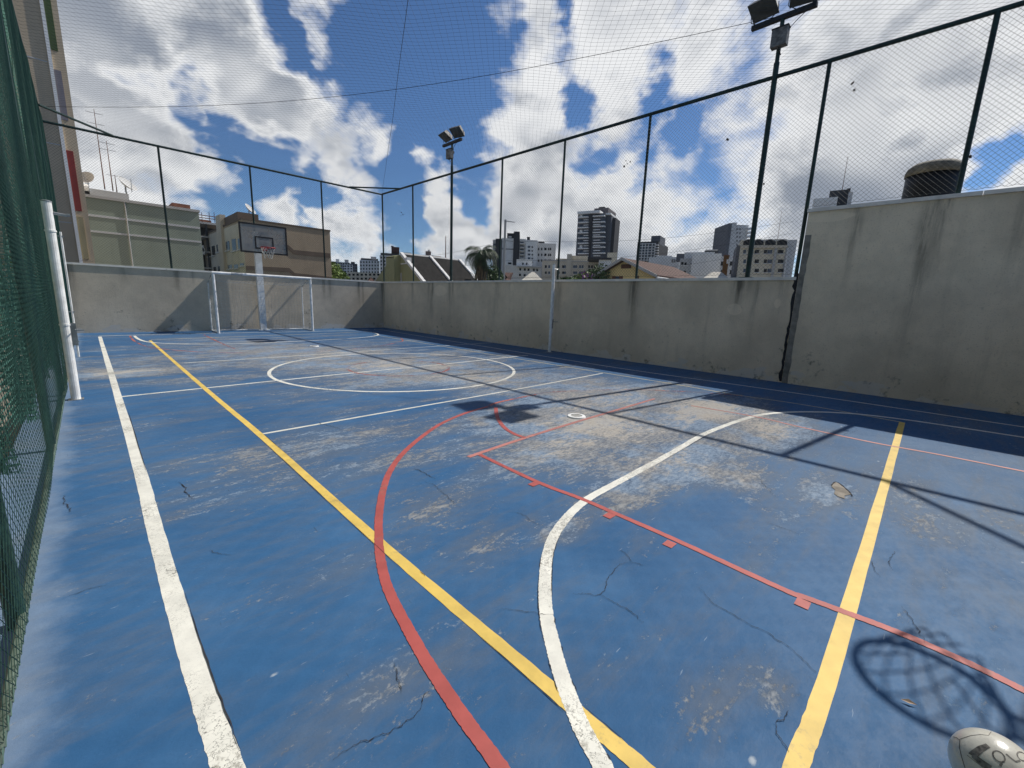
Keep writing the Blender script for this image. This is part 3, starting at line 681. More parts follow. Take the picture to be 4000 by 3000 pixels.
# ---- overhead net and its cables
def overhead():
    t = thing('overhead_net', 'fine dark cord net stretched over the whole court below the sky', 'net', (0, 0, 0))
    x0, x1, y0, y1 = LX, RX(8)+.06, NY, FY+.07
    ph = [random.uniform(0, 6) for _ in range(6)]
    def zz(x, y):
        u, v = (x-x0)/(x1-x0), (y-y0)/(y1-y0)
        e = max(0, math.sin(PI*min(1, max(0, u))))*max(0, math.sin(PI*min(1, max(0, v))))
        return HF+.005-.30*e**.7+e*(.05*math.sin(x*1.4+y*.7+ph[0])+.035*math.sin(y*1.9-x+ph[1]))
    mb = MB(); sp = .105; c = math.sqrt(.5)
    for fam in (0, 1):
        k = -24.0
        while k < 24:
            # direction (c, -c) for fam 0, (c, c) for fam 1
            d = (c, -c) if fam == 0 else (c, c); nrm = (c, c) if fam == 0 else (-c, c)
            ox, oy = nrm[0]*k+4, nrm[1]*k+8
            ts = []
            lo, hi = -1e9, 1e9
            for o, dd, a, b in ((ox, d[0], x0, x1), (oy, d[1], y0, y1)):
                ta, tb = (a-o)/dd, (b-o)/dd
                lo, hi = max(lo, min(ta, tb)), min(hi, max(ta, tb))
            if hi-lo > .05:
                n = max(2, int((hi-lo)/.55)); pts = []
                for i in range(n+1):
                    s = lo+(hi-lo)*i/n; w = .018*math.sin(s*1.7+k*.9+ph[2])+.012*math.sin(s*4+k*2.3)
                    x, y = ox+d[0]*s+nrm[0]*w, oy+d[1]*s+nrm[1]*w
                    pts.append((x, y, zz(x, y)))
                mb.path(pts, .0015, 3, False)
            k += sp
    stuff(mb.build('net_mesh', M_net, t))
    mb = MB(); A, B = Vector((rx(FY)-.02, FY, HF)), Vector((LX, NY+.05, HF))
    mb.path([(A.x+(B.x-A.x)*i/24, A.y+(B.y-A.y)*i/24, zz(A.x+(B.x-A.x)*i/24, A.y+(B.y-A.y)*i/24)+.02) for i in range(25)], .0045, 5)
    mb.build('support_cable', M_cable, t)
overhead()
mb = MB(); A, B = Vector((LX, 18.5, 6.25)), Vector((rx(3.16)-.05, 3.3, 7.02))
mb.path([A.lerp(B, i/24)-Vector((0, 0, .55*math.sin(PI*i/24))) for i in range(25)], .005, 5)
tag(mb.build('power_cable', M_cable, None), 'thin black cable slung across the court from the near floodlight', 'cable')

# ------------------------------------------------------------------ floodlight poles
def floodlight(label, Y, ry):
    x = rx(Y); t = thing('floodlight_pole', label, 'floodlight', (x, Y, HW), 0, 'floodlight poles on the right wall')
    z0 = HW
    MB().path([(0, 0, 0), (0, 0, HF-z0+.25)], .05, 12).build('pole', M_green_pipe, t)
    MB().path([(0, 0, HF-z0+.25), (0, 0, 6.98-z0)], .038, 12).build('pole_extension', M_green_pipe, t)
    MB().box(-.13, .13, -.13, .13, 0, .012).build('base_plate', M_green_pipe, t)
    MB().box(-.04, .04, -.55, .55, 6.95-z0, 7.03-z0).build('crossarm', M_lampdark, t)
    for i, (dy, tilt, yaw) in enumerate(((-.34, .62, .22), (.36, .50, -.12))):
        # housing: a shallow tapering box, opening downwards to the court
        mb = MB(); W, Hh, D = .24, .19, .14
        front = [(-Hh, -W), (Hh, -W), (Hh, W), (-Hh, W)]; back = [(-Hh*.72, -W*.8), (Hh*.72, -W*.8), (Hh*.72, W*.8), (-Hh*.72, W*.8)]
        n = 0; mb.v = [(p, q, 0) for p, q in front]+[(p, q, D) for p, q in back]
        mb.f = [(4, 5, 6, 7)]+[(i, (i+1) % 4, 4+(i+1) % 4, 4+i) for i in range(4)]
        # cooling box behind
        rot = Matrix.Rotation(yaw, 4, 'Z') @ Matrix.Rotation(tilt, 4, 'Y')
        base = Matrix.Translation((-.05, dy, 7.24-z0)) @ rot
        def xf(m, b_): b_.v = [tuple(m @ Vector(q)) for q in b_.v]; return b_
        hd = xf(base, mb).build('lamp_head', M_lamp, t)
        xf(base, MB().box(-Hh*.99, Hh*.99, -W*.99, W*.99, -.012, .004)).build('lens', M_lens, hd)
        xf(base, MB().box(-.07, .07, -.10, .10, D+.002, D+.07)).build('gear_cover', M_lamp, hd)
        for s in (-1, 1): MB().path([base @ Vector((.02, s*(W+.012), .07)), base @ Vector((.12, s*(W+.012), -.05)), Vector((-.0, dy+s*.12, 7.035-z0))], .008, 5).build('bracket', M_lampdark, hd)
    bx = MB().box(-.20, -.06, -.17, .10, 6.42-z0, 6.72-z0).build('ballast_box', M_lamp, t)
    MB().box(-.21, -.05, -.18, .11, 6.722-z0, 6.74-z0).build('lid', M_lampdark, bx)
    MB().path([(0, -.075, 6.66-z0), (0, .11, 6.66-z0)], .055, 10).build('photocell', M_black, t)
    mb = MB(); mb.path([(-.13, -.03, 6.42-z0), (-.14, -.06, 6.34-z0), (-.07, -.07, 6.30-z0), (-.05, -.03, 6.36-z0)], .009, 6); mb.build('wiring', M_cable, t); mb = MB()
    mb.path([(-.10, -.17, 6.70-z0), (-.12, -.30, 6.80-z0), (-.07, -.48, 6.96-z0), (-.05, -.52, 7.12-z0)], .007, 6)
    mb.build('wiring', M_cable, t)
    return t
floodlight('near twin headed floodlight on a dark pole against the clouds at the upper right', 3.16, 0)
floodlight('distant twin headed floodlight on a dark pole left of the city towers', 13.6, 0)

# ------------------------------------------------------------------ basketball stands
def basket_stand(label):
    """root at the pillar foot, board towards -y"""
    t = thing('basketball_stand', label, 'basketball stand', (4.76, 18.50, 0), 0, 'basketball stands')
    MB().box(-.11, .11, -.075, .075, 0, 3.62).build('pillar', M_pillar, t)
    MB().box(-.19, .19, -.14, .12, 0, .035).build('foot_plate', M_whitepaint, t)
    mb = MB()   # tapering cantilever arm
    for s in (-1, 1):
        mb.prism([(-.077, 3.02), (-.077, 3.60), (-.86, 3.52), (-.86, 3.28)], 'x', s*.085-.012, s*.085+.012)
    mb.box(-.06, .06, -.86, -.80, 3.27, 3.53); mb.build('arm', M_pillar, t)
    yb = -.90
    bw, z0, z1 = .76, 2.80, 3.80
    bd = MB().box(-bw+.045, bw-.045, yb-.012, yb+.012, z0+.045, z1-.045).build('backboard', M_acrylic, t)
    mb = MB(); e = .05
    mb.box(-bw, bw, yb-.024, yb+.026, z0, z0+e); mb.box(-bw, bw, yb-.024, yb+.026, z1-e, z1)
    mb.box(-bw, -bw+e, yb-.0235, yb+.0255, z0+e, z1-e); mb.box(bw-e, bw, yb-.0235, yb+.0255, z0+e, z1-e); mb.build('frame', M_black, bd)
    mb = MB(); a, c0, c1, e = .30, 2.95, 3.38, .045; q = yb-.016
    mb.box(-a, a, q-.004, q, c0, c0+e); mb.box(-a, a, q-.004, q, c1-e, c1); mb.box(-a, -a+e, q-.004, q, c0+e, c1-e); mb.box(a-e, a, q-.004, q, c0+e, c1-e)
    mb.build('target_square', M_black, bd)
    mb = MB(); mb.box(-.16, .16, yb+.014, yb+.05, 3.0, 3.55); mb.build('mounting_plate', M_galv, t)
    # rim
    rc = (0, yb-.38, 2.985); mb = MB(); mb.smooth = True; n = 36
    mb.path([(rc[0]+.228*math.cos(2*PI*i/n), rc[1]+.228*math.sin(2*PI*i/n), rc[2]) for i in range(n+1)], .0165, 8, False)
    rim = mb.build('rim', M_rim, t)
    mb = MB(); mb.box(-.09, .09, yb-.040, yb-.018, 2.90, 3.05); mb.bar((-.08, yb-.03, 2.975), (-.05, yb-.165, 2.98), .02); mb.bar((.08, yb-.03, 2.975), (.05, yb-.165, 2.98), .02); mb.build('rim_bracket', M_rim, rim)
    # net: diamond cords, a little ragged
    rnd = random.Random(3); mb = MB(); N = 12; levels = [(0, .222), (-.10, .20), (-.20, .165), (-.29, .135), (-.37, .125)]
    def nd(l, k):
        z, r = levels[l]; an = 2*PI*(k+.5*(l % 2))/N
        return Vector((rc[0]+r*math.cos(an), rc[1]+r*math.sin(an), rc[2]+z+.012*math.sin(k*2.1+l)))
    for l in range(4):
        for k in range(N):
            for dk in ((0, -1) if l % 2 == 0 else (0, 1)):
                if l == 3 and rnd.random() < .3: continue
                mb.path([nd(l, k), (nd(l, k)+nd(l+1, k+dk))/2+Vector((0, 0, -.008)), nd(l+1, k+dk)], .0055, 4, False)
    mb.build('net', M_cord, rim)
    return t
stand = basket_stand('white pillar basketball stand with cloudy framed backboard behind the far goal')
s2 = copy_tree(stand); s2.location = (4.87, -1.83, 0); s2.rotation_euler = (0, 0, PI)
s2['label'] = 'basketball stand behind the camera whose hoop throws the shadow at the lower right'

# ------------------------------------------------------------------ goal
def goal():
    A, B = Vector((3.12, 17.52, 0)), Vector((6.28, 17.62, 0)); ang = math.atan2(B.y-A.y, B.x-A.x); W = (B-A).length
    t = thing('futsal_goal', 'white futsal goal with sagging cord net in front of the far wall', 'goal', A, ang)
    H, D = 2.07, .93
    for x in (0, W): MB().path([(x, 0, 0), (x, 0, H-.08)], .043, 14).build('goal_post', M_goal, t)
    cb = MB().path([(-.04, 0, H-.04), (W+.04, 0, H-.04)], .043, 14).build('crossbar', M_goal, t)
    MB().path([(.52, 0, H-.04), (.86, 0, H-.04)], .0455, 14).build('grey_band', simple('crossbar_grey', (.42, .43, .44), .6, .1, 6), cb)  # plain grey band round part of the crossbar
    for x in (.0, W):
        MB().path([(x, .04, .03), (x, D, .03)], .024, 8).build('ground_bar', M_goal, t)
        MB().path([(x, D, .03), (x+.02, D, 1.70)], .024, 8).build('back_upright', M_goal, t)
        MB().path([(x+.02, D, 1.70), (x+.01, .3, 1.98), (x, .04, 2.0)], .012, 6).build('top_stay', M_galv, t)
    MB().path([(.02, D, .03), (W-.02, D, .03)], .026, 8).build('back_bar', M_goal, t)
    # net panels
    rnd = random.Random(9); mb = MB(); c = .115; r = .0036
    def prof(v):     # v 0..1 down the net from crossbar to the foot
        if v < .28: u = v/.28; return (.05+u*(D-.08), 1.98-.20*u-.09*math.sin(PI*u))
        u = (v-.28)/.72; return (D-.03-.10*math.sin(PI*u), 1.78-1.74*u)
    def P(u, v):
        y, z = prof(v); x = u*W
        return Vector((x+.02*math.sin(v*17+u*9), y+.03*math.sin(u*11+v*4), z-.05*math.sin(PI*u)*(1-v)+.015*math.sin(u*23)))
    nu, nv = int(W/c), int(2.9/c)
    for i in range(nu+1): mb.path([P(i/nu, j/14) for j in range(15)], r, 3, False)
    for j in range(nv+1): mb.path([P(i/14, j/nv) for i in range(15)], r, 3, False)
    for x in (0, W):
        for j in range(1, 16):
            z = j*.12
            if z > 1.95: break
            ymax = D if z < 1.72 else D-(z-1.72)/.28*.6
            mb.path([(x, .04, z), (x+.02, ymax/2, z-.03), (x, ymax, z)], r, 3, False)
        for k in range(1, 8):
            y = k*.115; mb.path([(x, y, .05), (x+.015, y, .95), (x, y, 1.98-.22*y/D)], r, 3, False)
    stuff(mb.build('net', M_cord, t))
goal()

# ------------------------------------------------------------------ volleyball posts
def vpost(label, x, y, H, r, side, lean=0):
    t = thing('volleyball_post', label, 'net post', (x, y, 0), 0, 'white volleyball net posts')
    t.rotation_euler = (0, lean, 0)
    MB().path([(0, 0, 0), (0, 0, H-.55)], r, 16).build('pipe', M_whitepaint, t)
    MB().path([(0, 0, H-.55), (0, 0, H)], r*.985, 16).build('upper_pipe', M_whitepaint, t)
    for z in (H-.34, .95): MB().path([(0, 0, z), (0, 0, z+.02)], r+.007, 16).build('clamp', M_whitepaint, t)
    MB().path([(0, 0, H), (0, 0, H+.012), (0, 0, H+.02)], [r+.004, r+.004, r*.6], 16).build('cap', M_galv, t)
    MB().path([(side*r, 0, H-.12), (side*(r+.10), 0, H-.13), (side*(r+.14), 0, H-.12)], .018, 8).build('pulley_arm', M_galv, t)
    MB().path([(side*(r+.035), 0, .55), (side*(r+.035), 0, H-.33)], .011, 8).build('side_rail', M_whitepaint, t)
    for z in (H-.38, 1.12, .75): MB().bar((side*r, 0, z), (side*(r+.06), 0, z), .02, .012).build('lug', M_galv, t)
    w = MB().box(side*r+min(0, side*.08), side*r+max(0, side*.05), -.02, .02, .70, .98).build('winch', M_galv, t)
    MB().path([(side*(r+.04), -.03, .9), (side*(r+.04), -.12, .9), (side*(r+.12), -.12, .9)], .008, 6).build('crank', M_galv, w)
    MB().box(-r-.025, r+.025, -r-.025, r+.025, .0005, .008).build('floor_plate', M_galv, t)
vpost('white painted volleyball post standing by the green net on the left', -.235, 7.74, 2.41, .047, 1, .008)
vpost('slim white volleyball post against the shaded right wall', 9.66, 8.17, 2.52, .042, 1)

# ------------------------------------------------------------------ ball
def ball():
    R = .102; C = Vector((1.815, -.322, R)); t = thing('ball', 'worn white leather ball with dark printed marks at the lower right corner', 'ball', C)
    m, n, b = material('worn_ball_leather'); tc = n.new('ShaderNodeTexCoord'); v = tc.outputs['Object']
    c = n.mix(n.smooth(n.noise(v, 9, 6, .6), .35, .7), (.60, .58, .50), (.42, .40, .35)); c = n.mix(n.smooth(n.noise(v, 14, 4, .6), .58, .7, 0, .5), c, (.50, .38, .36))
    c = n.mix(n.smooth(n.noise(v, 70, 4, .7), .6, .75, 0, .4), c, (.22, .20, .18))
    n.link(c, b.inputs['Base Color']); b.inputs['Roughness'].default_value = .28; b.inputs['Coat Weight'].default_value = .3; b.inputs['Coat Roughness'].default_value = .15
    bp = n.new('ShaderNodeBump'); bp.inputs['Strength'].default_value = .15; bp.inputs['Distance'].default_value = .002; n.link(n.noise(v, 260, 2, .5), bp.inputs['Height']); n.link(bp.outputs[0], b.inputs['Normal'])
    mb = MB(); mb.smooth = True; nu, nv = 48, 28
    for j in range(nv+1):
        th = PI*j/nv
        for i in range(nu): mb.v.append((R*math.sin(th)*math.cos(2*PI*i/nu), R*math.sin(th)*math.sin(2*PI*i/nu), R*math.cos(th)))
    for j in range(nv):
        for i in range(nu): mb.f.append((j*nu+i, (j+1)*nu+i, (j+1)*nu+(i+1) % nu, j*nu+(i+1) % nu))
    mb.build('cover', m, t)
    # local frame on the visible side
    def spt(px, py, k=1.0):
        O = Vector((0, 0, CAM_H)); d = ray(px, py).normalized(); v = O-C; bq = d.dot(v); cq = v.dot(v)-R*R; D = bq*bq-cq
        s = -bq-math.sqrt(max(D, 0)); q = (O+d*s-C).normalized(); return q*R*k
    def strip(px, w, name, mt, k=1.004):
        P = []; 
        for (a, b_) in zip(px, px[1:]):
            for i in range(5): P.append((a[0]+(b_[0]-a[0])*i/5, a[1]+(b_[1]-a[1])*i/5))
        P.append(px[-1]); Q = [spt(x, y).normalized() for x, y in P]; mb = MB(); N = len(Q)
        for i, q in enumerate(Q):
            tn_ = (Q[min(i+1, N-1)]-Q[max(i-1, 0)]).normalized(); nn = q.cross(tn_).normalized(); ww = (w[0]+(w[1]-w[0])*i/(N-1))/2
            mb.v += [tuple((q*R+nn*ww)*k), tuple((q*R-nn*ww)*k)]
        for i in range(N-1): mb.f.append((2*i, 2*i+1, 2*i+3, 2*i+2))
        mb.build(name, mt, t)
    dk = simple('ball_print', (.15, .14, .125), .5, .5, 60); sm = simple('ball_seam', (.10, .09, .08), .8, .2, 30)
    strip([(3722,2878),(3738,2882),(3750,2892),(3748,2920),(3756,2955),(3770,3000)], (.002, .002), 'seam', sm)
    strip([(3748,2888),(3790,2874),(3830,2869),(3862,2873),(3872,2858)], (.0016, .0012), 'seam', sm)
    strip([(3778,2950),(3830,2990),(3850,3005)], (.0014, .0014), 'seam', sm)
    strip([(3860,2912),(3830,2925),(3806,2945),(3800,2955)], (.012, .022), 'printed_mark', dk)
    strip([(3800,2950),(3830,2975),(3870,3003)], (.014, .018), 'printed_mark', dk, 1.006)
    for cx, cy, r1 in ((3902, 2955, 20), (3992, 2955, 16)):
        strip([(cx+r1*1.2*math.cos(a*PI/6), cy+r1*math.sin(a*PI/6)+.5*r1*math.cos(a*PI/6)) for a in range(13)], (.0035, .0035), 'printed_letter', dk)
    strip([(3930,2945),(3950,2962),(3968,2975),(3985,2972)], (.005, .004), 'printed_letter', dk)
    strip([(3905,2983),(3915,2990)], (.010, .010), 'printed_letter', dk)
ball()
mb = MB(); q0, q1 = g(3515, 2738), g(3582, 2762); d = q1-q0
for i in range(5): pass
n = Vector((-d.y, d.x, 0)).normalized()*.008
mb.quad(q0+Vector((0, 0, .009)), q0+d*.5+n+Vector((0, 0, .016)), q1+Vector((0, 0, .009)), q0+d*.5-n+Vector((0, 0, .010)))
tag(mb.build('dry_leaf', simple('dry_leaf', (.45, .33, .24), .8, .2, 30), None), 'curled dry leaf lying inside the hoop shadow', 'leaf')
# ------------------------------------------------------------------ the city beyond the walls
K1, K2, K3, K4, K5, K6 = (0, 600, .4821), (700, 700, .3918), (1200, 700, .3918), (1800, 700, .3918), (2400, 700, .3918), (3000, 500, .5426)
def pxl(k, x, y): return (k[0]+x*k[2], k[1]+y*k[2])
def azim(px, py):
    d = ray(px, py); return Vector((d.x, d.y, 0)).normalized()
class Plane:
    """a vertical plane in the city; rz None faces the court"""
    def __init__(s, P0, rz, k):
        s.P = Vector((P0[0], P0[1], 0)); s.k = k
        if rz is None: v = s.P.normalized(); rz = math.atan2(-v.x, v.y)
        s.rz = rz; s.n = Vector((math.sin(rz), -math.cos(rz), 0)); s.x = Vector((math.cos(rz), math.sin(rz), 0))
    def at(s, x, y):
        d = ray(*pxl(s.k, x, y)); O = Vector((0, 0, CAM_H)); t = (s.P-O).dot(s.n)/d.dot(s.n); q = O+d*t
        return (q-s.P).dot(s.x), q.z
    def world(s, lx, z, o=0): return s.P+s.x*lx+s.n*o+Vector((0, 0, z))
class Site:
    def __init__(s, name, label, cat, k, x, y, D, rz=0, group=None):
        q = azim(*pxl(k, x, y))*D
        s.root = thing(name, label, cat, (q.x, q.y, CITY), 0, group); s.o = Vector((q.x, q.y, CITY)); s.pl = Plane(q, rz, k); s.k = k
    def side(s, lx, rz, k=None): return Plane(s.pl.P+s.pl.x*lx, rz, k or s.k)
    def obox(s, pl, x0, x1, z0, z1, of, ob, name, m, parent=None):
        """box on plane: of = front offset (outwards), ob = back offset"""
        mb = MB(); c = []
        for z in (z0, z1):
            for o in (of, ob):
                for x in (x0, x1): c.append(tuple(pl.world(x, z, o)-s.o))
        mb.v = c; mb.f = [(0,2,3,1), (4,5,7,6), (0,1,5,4), (2,6,7,3), (0,4,6,2), (1,3,7,5)]
        return mb.build(name, m, parent or s.root)
    def mass(s, x0, x1, yt, depth, m, name='wall', front=0, yb=None, pl=None):
        pl = pl or s.pl; xm = (x0+x1)/2; z1 = pl.at(xm, yt)[1]; z0 = pl.at(xm, yb)[1] if yb is not None else CITY
        a, b = pl.at(x0, yt)[0], pl.at(x1, yt)[0]
        return s.obox(pl, a, b, z0, z1, front, -depth, name, m)
    def slab(s, x0, y0, x1, y1, m, name='band', o=.06, back=.02, pl=None, parent=None):
        pl = pl or s.pl; xa, xb = pl.at(x0, (y0+y1)/2)[0], pl.at(x1, (y0+y1)/2)[0]; xm = (x0+x1)/2
        return s.obox(pl, xa, xb, pl.at(xm, y1)[1], pl.at(xm, y0)[1], o, -back, name, m, parent)
    def win(s, x0, y0, x1, y1, m=None, pl=None, frame=None):
        w = s.slab(x0, y0, x1, y1, m or M_glass, 'window', .03, .05, pl)
        if frame:
            p = pl or s.pl; xa, xb = p.at(x0, y1)[0], p.at(x1, y1)[0]; z = p.at((x0+x1)/2, y1)[1]
            s.obox(p, xa-.08, xb+.08, z-.10, z, .12, -.02, 'sill', frame, w)
        return w
    def grid(s, xs, ys, m=None, pl=None, frame=None, skew=0.0):
        for (y0, y1) in ys:
            for (x0, x1) in xs: s.win(x0, y0+skew*(x0-xs[0][0]), x1, y1+skew*(x0-xs[0][0]), m, pl, frame)
F = facade_mat
M_tan = F('tan_render', (.54, .43, .30), .08, .25); M_sage = F('sage_render', (.255, .30, .255), .06, .25); M_sageband = F('pale_band', (.50, .52, .53), .05, .2)
M_brown = F('brown_render', (.37, .295, .21), .08, .2); M_cream = F('cream_render', (.58, .53, .42), .1, .45); M_dkbrown = F('dark_brown_band', (.15, .115, .09), .08, .2)
M_wht = F('white_render', (.74, .74, .72), .06, .3); M_lgrey = F('light_grey_render', (.58, .58, .57), .06, .35); M_grey = F('grey_render', (.44, .44, .43), .07, .35)
M_dgrey = F('charcoal_render', (.055, .058, .065), .1, .2); M_slate = F('slate_render', (.12, .13, .15), .1, .2); M_beige = F('beige_render', (.54, .485, .39), .08, .35)
M_olive = F('olive_render', (.37, .37, .20), .05, .2, .4); M_yel = F('yellow_render', (.70, .56, .27), .06, .25, .4); M_red = F('red_render', (.28, .05, .045), .1, .2); M_orange = F('orange_render', (.55, .29, .09), .08, .2)
M_brick = simple('rust_brick', (.24, .105, .07), .9, .3, 2.5); M_roof = simple('dark_roof_shingle', (.034, .032, .030), .95, .35, 4, bump=.6, spec=.1)
M_tile = simple('clay_tile', (.10, .050, .038), .9, .35, 5, bump=.5); M_trim = F('white_trim', (.80, .79, .76), .05, .2); M_palroof = F('pale_roof', (.50, .47, .40), .08, .3)
M_leaf = simple('leaf_green', (.060, .115, .030), .6, .4, 4, col2=(.020, .050, .014)); M_leaf2 = simple('bright_leaf', (.17, .24, .045), .6, .3, 5, col2=(.07, .12, .02))
M_palm = simple('palm_frond', (.040, .072, .024), .55, .4, 3, col2=(.014, .032, .011)); M_bark = simple('palm_bark', (.10, .08, .06), .95, .35, 6, bump=.5); M_flower = simple('purple_bloom', (.33, .10, .36), .7, .3, 6)

def mast(loc, h, label, arms=2, r=.03):
    t = thing('antenna_mast', label, 'antenna', loc, 0, 'roof antennas')
    MB().path([(0, 0, 0), (0, 0, h)], [r, r*.4], 5).build('mast', M_rust, t)
    for i in range(arms):
        z = h*(.95-.13*i); MB().bar((-.35, 0, z), (.35, 0, z), .02).build('element', M_galv, t)
def dish(loc, rz, tilt, R, label):
    t = thing('satellite_dish', label, 'satellite dish', loc, rz, 'satellite dishes on roofs'); mb = MB(); mb.smooth = True; n, m_ = 18, 4
    rot = Matrix.Rotation(tilt, 4, 'X'); c = Vector((0, 0, R*1.1))
    for j in range(m_+1):
        for i in range(n):
            r = R*j/m_; mb.v.append(tuple(c+rot @ Vector((r*math.cos(2*PI*i/n), (r*r)/(R*2.4)*-1+.12*R, r*math.sin(2*PI*i/n)))))
    for j in range(m_):
        for i in range(n): mb.f.append((j*n+i, j*n+(i+1) % n, (j+1)*n+(i+1) % n, (j+1)*n+i))
    mb.build('reflector', M_lgrey, t)
    MB().path([(0, 0, -.1), (0, .05, R*.5), tuple(c+rot @ Vector((0, .1*R, 0)))], .04, 6).build('stand', M_galv, t)
    MB().path([tuple(c+rot @ Vector((0, .05, -R*.9))), tuple(c+rot @ Vector((0, -R*.9, .05)))], .018, 5).build('feed_arm', M_galv, t)

# -- tall residential block on the far left
def condo():
    s = Site('apartment_tower', 'tall tan apartment tower with a white stripe rising beyond the left corner', 'building', K1, 640, 700, 25.5, 0)
    pl = s.pl; xr = pl.at(700, 400)[0]
    zt = 46
    s.obox(pl, xr-13, xr, CITY, zt, 0, -9, 'wall', M_tan)
    xa = pl.at(600, 500)[0]
    s.obox(pl, xa-.05, xa+.05, CITY, zt-.4, .06, -.02, 'white_stripe', M_trim)
    # coloured panels right of the stripe
    for (y0, y1, m) in ((-1260, -782, F('green_panel', (.07, .105, .045), .1, .2)), (-632, -249, F('mauve_panel', (.22, .20, .22), .1, .2)), (-12, 463, M_red), (508, 850, F('ochre_panel', (.40, .33, .19), .1, .2))):
        z1, z0 = pl.at(620, y0)[1], pl.at(620, y1)[1]
        s.obox(pl, xa+.055, xa+.25, z0, z1, .03, -.02, 'colour_panel', m)
    z = 1.0
    while z < zt: s.obox(pl, xr-12.9, xa-.09, z, z+.03, .008, -.02, 'joint_strip', M_sageband); z += 2.9
condo()
# -- the building this court belongs to, seen through the left net
t = thing('side_building', 'cream rendered building seen through the green net at the left', 'building', (-2.3, 8, -.4))
MB().box(-3, 0, -12, 9.8, 0, 1.55).build('lower_wall', F('warm_cream_render', (.62, .53, .36), .05, .25, .5), t)
MB().box(-3, -.25, -12, 9.8, 1.56, 7.5).build('upper_wall', F('grey_olive_render', (.20, .20, .165), .08, .3, .4), t)
for yy in (-7.5, -4.4, -1.4, 2.0, 5.2):
    w = MB().box(-.32, -.20, yy, yy+1.5, 3.0, 4.3).build('window', M_glass, t); MB().box(-.25, -.13, yy-.08, yy+1.58, 2.9, 3.0).build('sill', M_lgrey, w)
    MB().box(-.04, .03, yy, yy+1.1, .62, .68).build('grab_rail', M_grey, t)
struct(MB().box(-2.28, -.625, -4, 19, -.45, -.30).build('side_path', M_concrete))
# -- sage green building
s = Site('apartment_block', 'sage green block with two pale horizontal bands left of the far hoop', 'building', K1, 1150, 600, 33, 0)
pl = s.pl; xl, xr = pl.at(690, 360)[0], pl.at(1610, 480)[0]; zt = pl.at(1610, 478)[1]
s.obox(pl, xl-3, xr, CITY, zt, 0, -14, 'wall', M_sage)
for (ya, yb) in ((595, 611), (708, 722)): s.obox(pl, xl-3, xr-.01, pl.at(1610, yb)[1], pl.at(1610, ya)[1], .025, -.02, 'pale_band', M_sageband)
s.obox(pl, xl-3.05, xr+.05, zt+.002, zt+.14, .08, -14.1, 'parapet_cap', M_grey)
a = pl.at(1410, 440)[0]; s.obox(pl, a, xr-.3, zt+.145, zt+.45, -.6, -3, 'roof_edge', M_brick)
a, b = pl.at(690, 345)[0], pl.at(1060, 370)[0]; s.obox(pl, a-3, b-1.6, zt+.145, zt+.75, -1.2, -4, 'roof_room', M_dgrey); s.obox(pl, b-1.6, b, zt+.145, zt+.62, -1.0, -3, 'roof_tank', M_grey)
MB().path([tuple(pl.world(a+.2, zt+.62, -.95)-s.o), tuple(pl.world(b-1.9, zt+.62, -.95)-s.o)], .17, 10).build('white_pipe', M_trim, s.root)
MB().path([tuple(pl.world(pl.at(1035, 600)[0], CITY+2, .04)-s.o), tuple(pl.world(pl.at(1035, 600)[0], zt, .04)-s.o)], .03, 6).build('conduit', M_grey, s.root)
def on(pl, x, y, z, o=-1.5): q = pl.world(pl.at(x, y)[0], z, o); return (q.x, q.y, q.z)
dish(on(pl, 725, 300, zt+.75), -.5, -.5, .38, 'round white dish on the sage block roof nearest the tall tower')
dish(on(pl, 1050, 330, zt+.62), .9, -.75, .5, 'tilted mesh dish at the right end of the sage block roof room')
mast(on(pl, 868, 330, zt+.75), 4.1, 'tallest thin mast on the sage block roof')
mast(on(pl, 935, 330, zt+.75), 2.6, 'shorter mast beside the tallest one on the sage block roof')
mast(on(pl, 968, 340, zt+.62), 1.0, 'stub antenna on the sage block roof next to the tilted dish', 1)
# -- construction frame behind it
s = Site('unfinished_building', 'dark unfinished concrete frame with rust coloured railings between two blocks', 'building', K2, 300, 600, 52, 0)
pl = s.pl
for (ya, yb) in ((430, 450), (570, 585), (720, 735), (880, 895)): s.slab(120, ya, 460, yb, M_grey, 'floor_slab', .0, 6)
for x in (150, 270, 380, 440): s.mass(x-9, x+9, 432, .5, M_dgrey, 'column', -.2)
s.mass(110, 450, 452, 5, M_dgrey, 'core', -3.0); s.slab(215, 400, 330, 428, M_brick, 'brick_pile', -.5, 2)
for ya in (360, 385): s.slab(130, ya, 400, ya+6, M_brick, 'guard_rail', .02, .1)
for x in (225, 300, 350): s.slab(x, 330, x+4, 430, M_rust, 'guard_post', .0, .1)
for (x, y) in ((230, 660), (238, 690)): s.slab(x-10, y, x+12, y+60, M_trim, 'tarp', .25, .05)
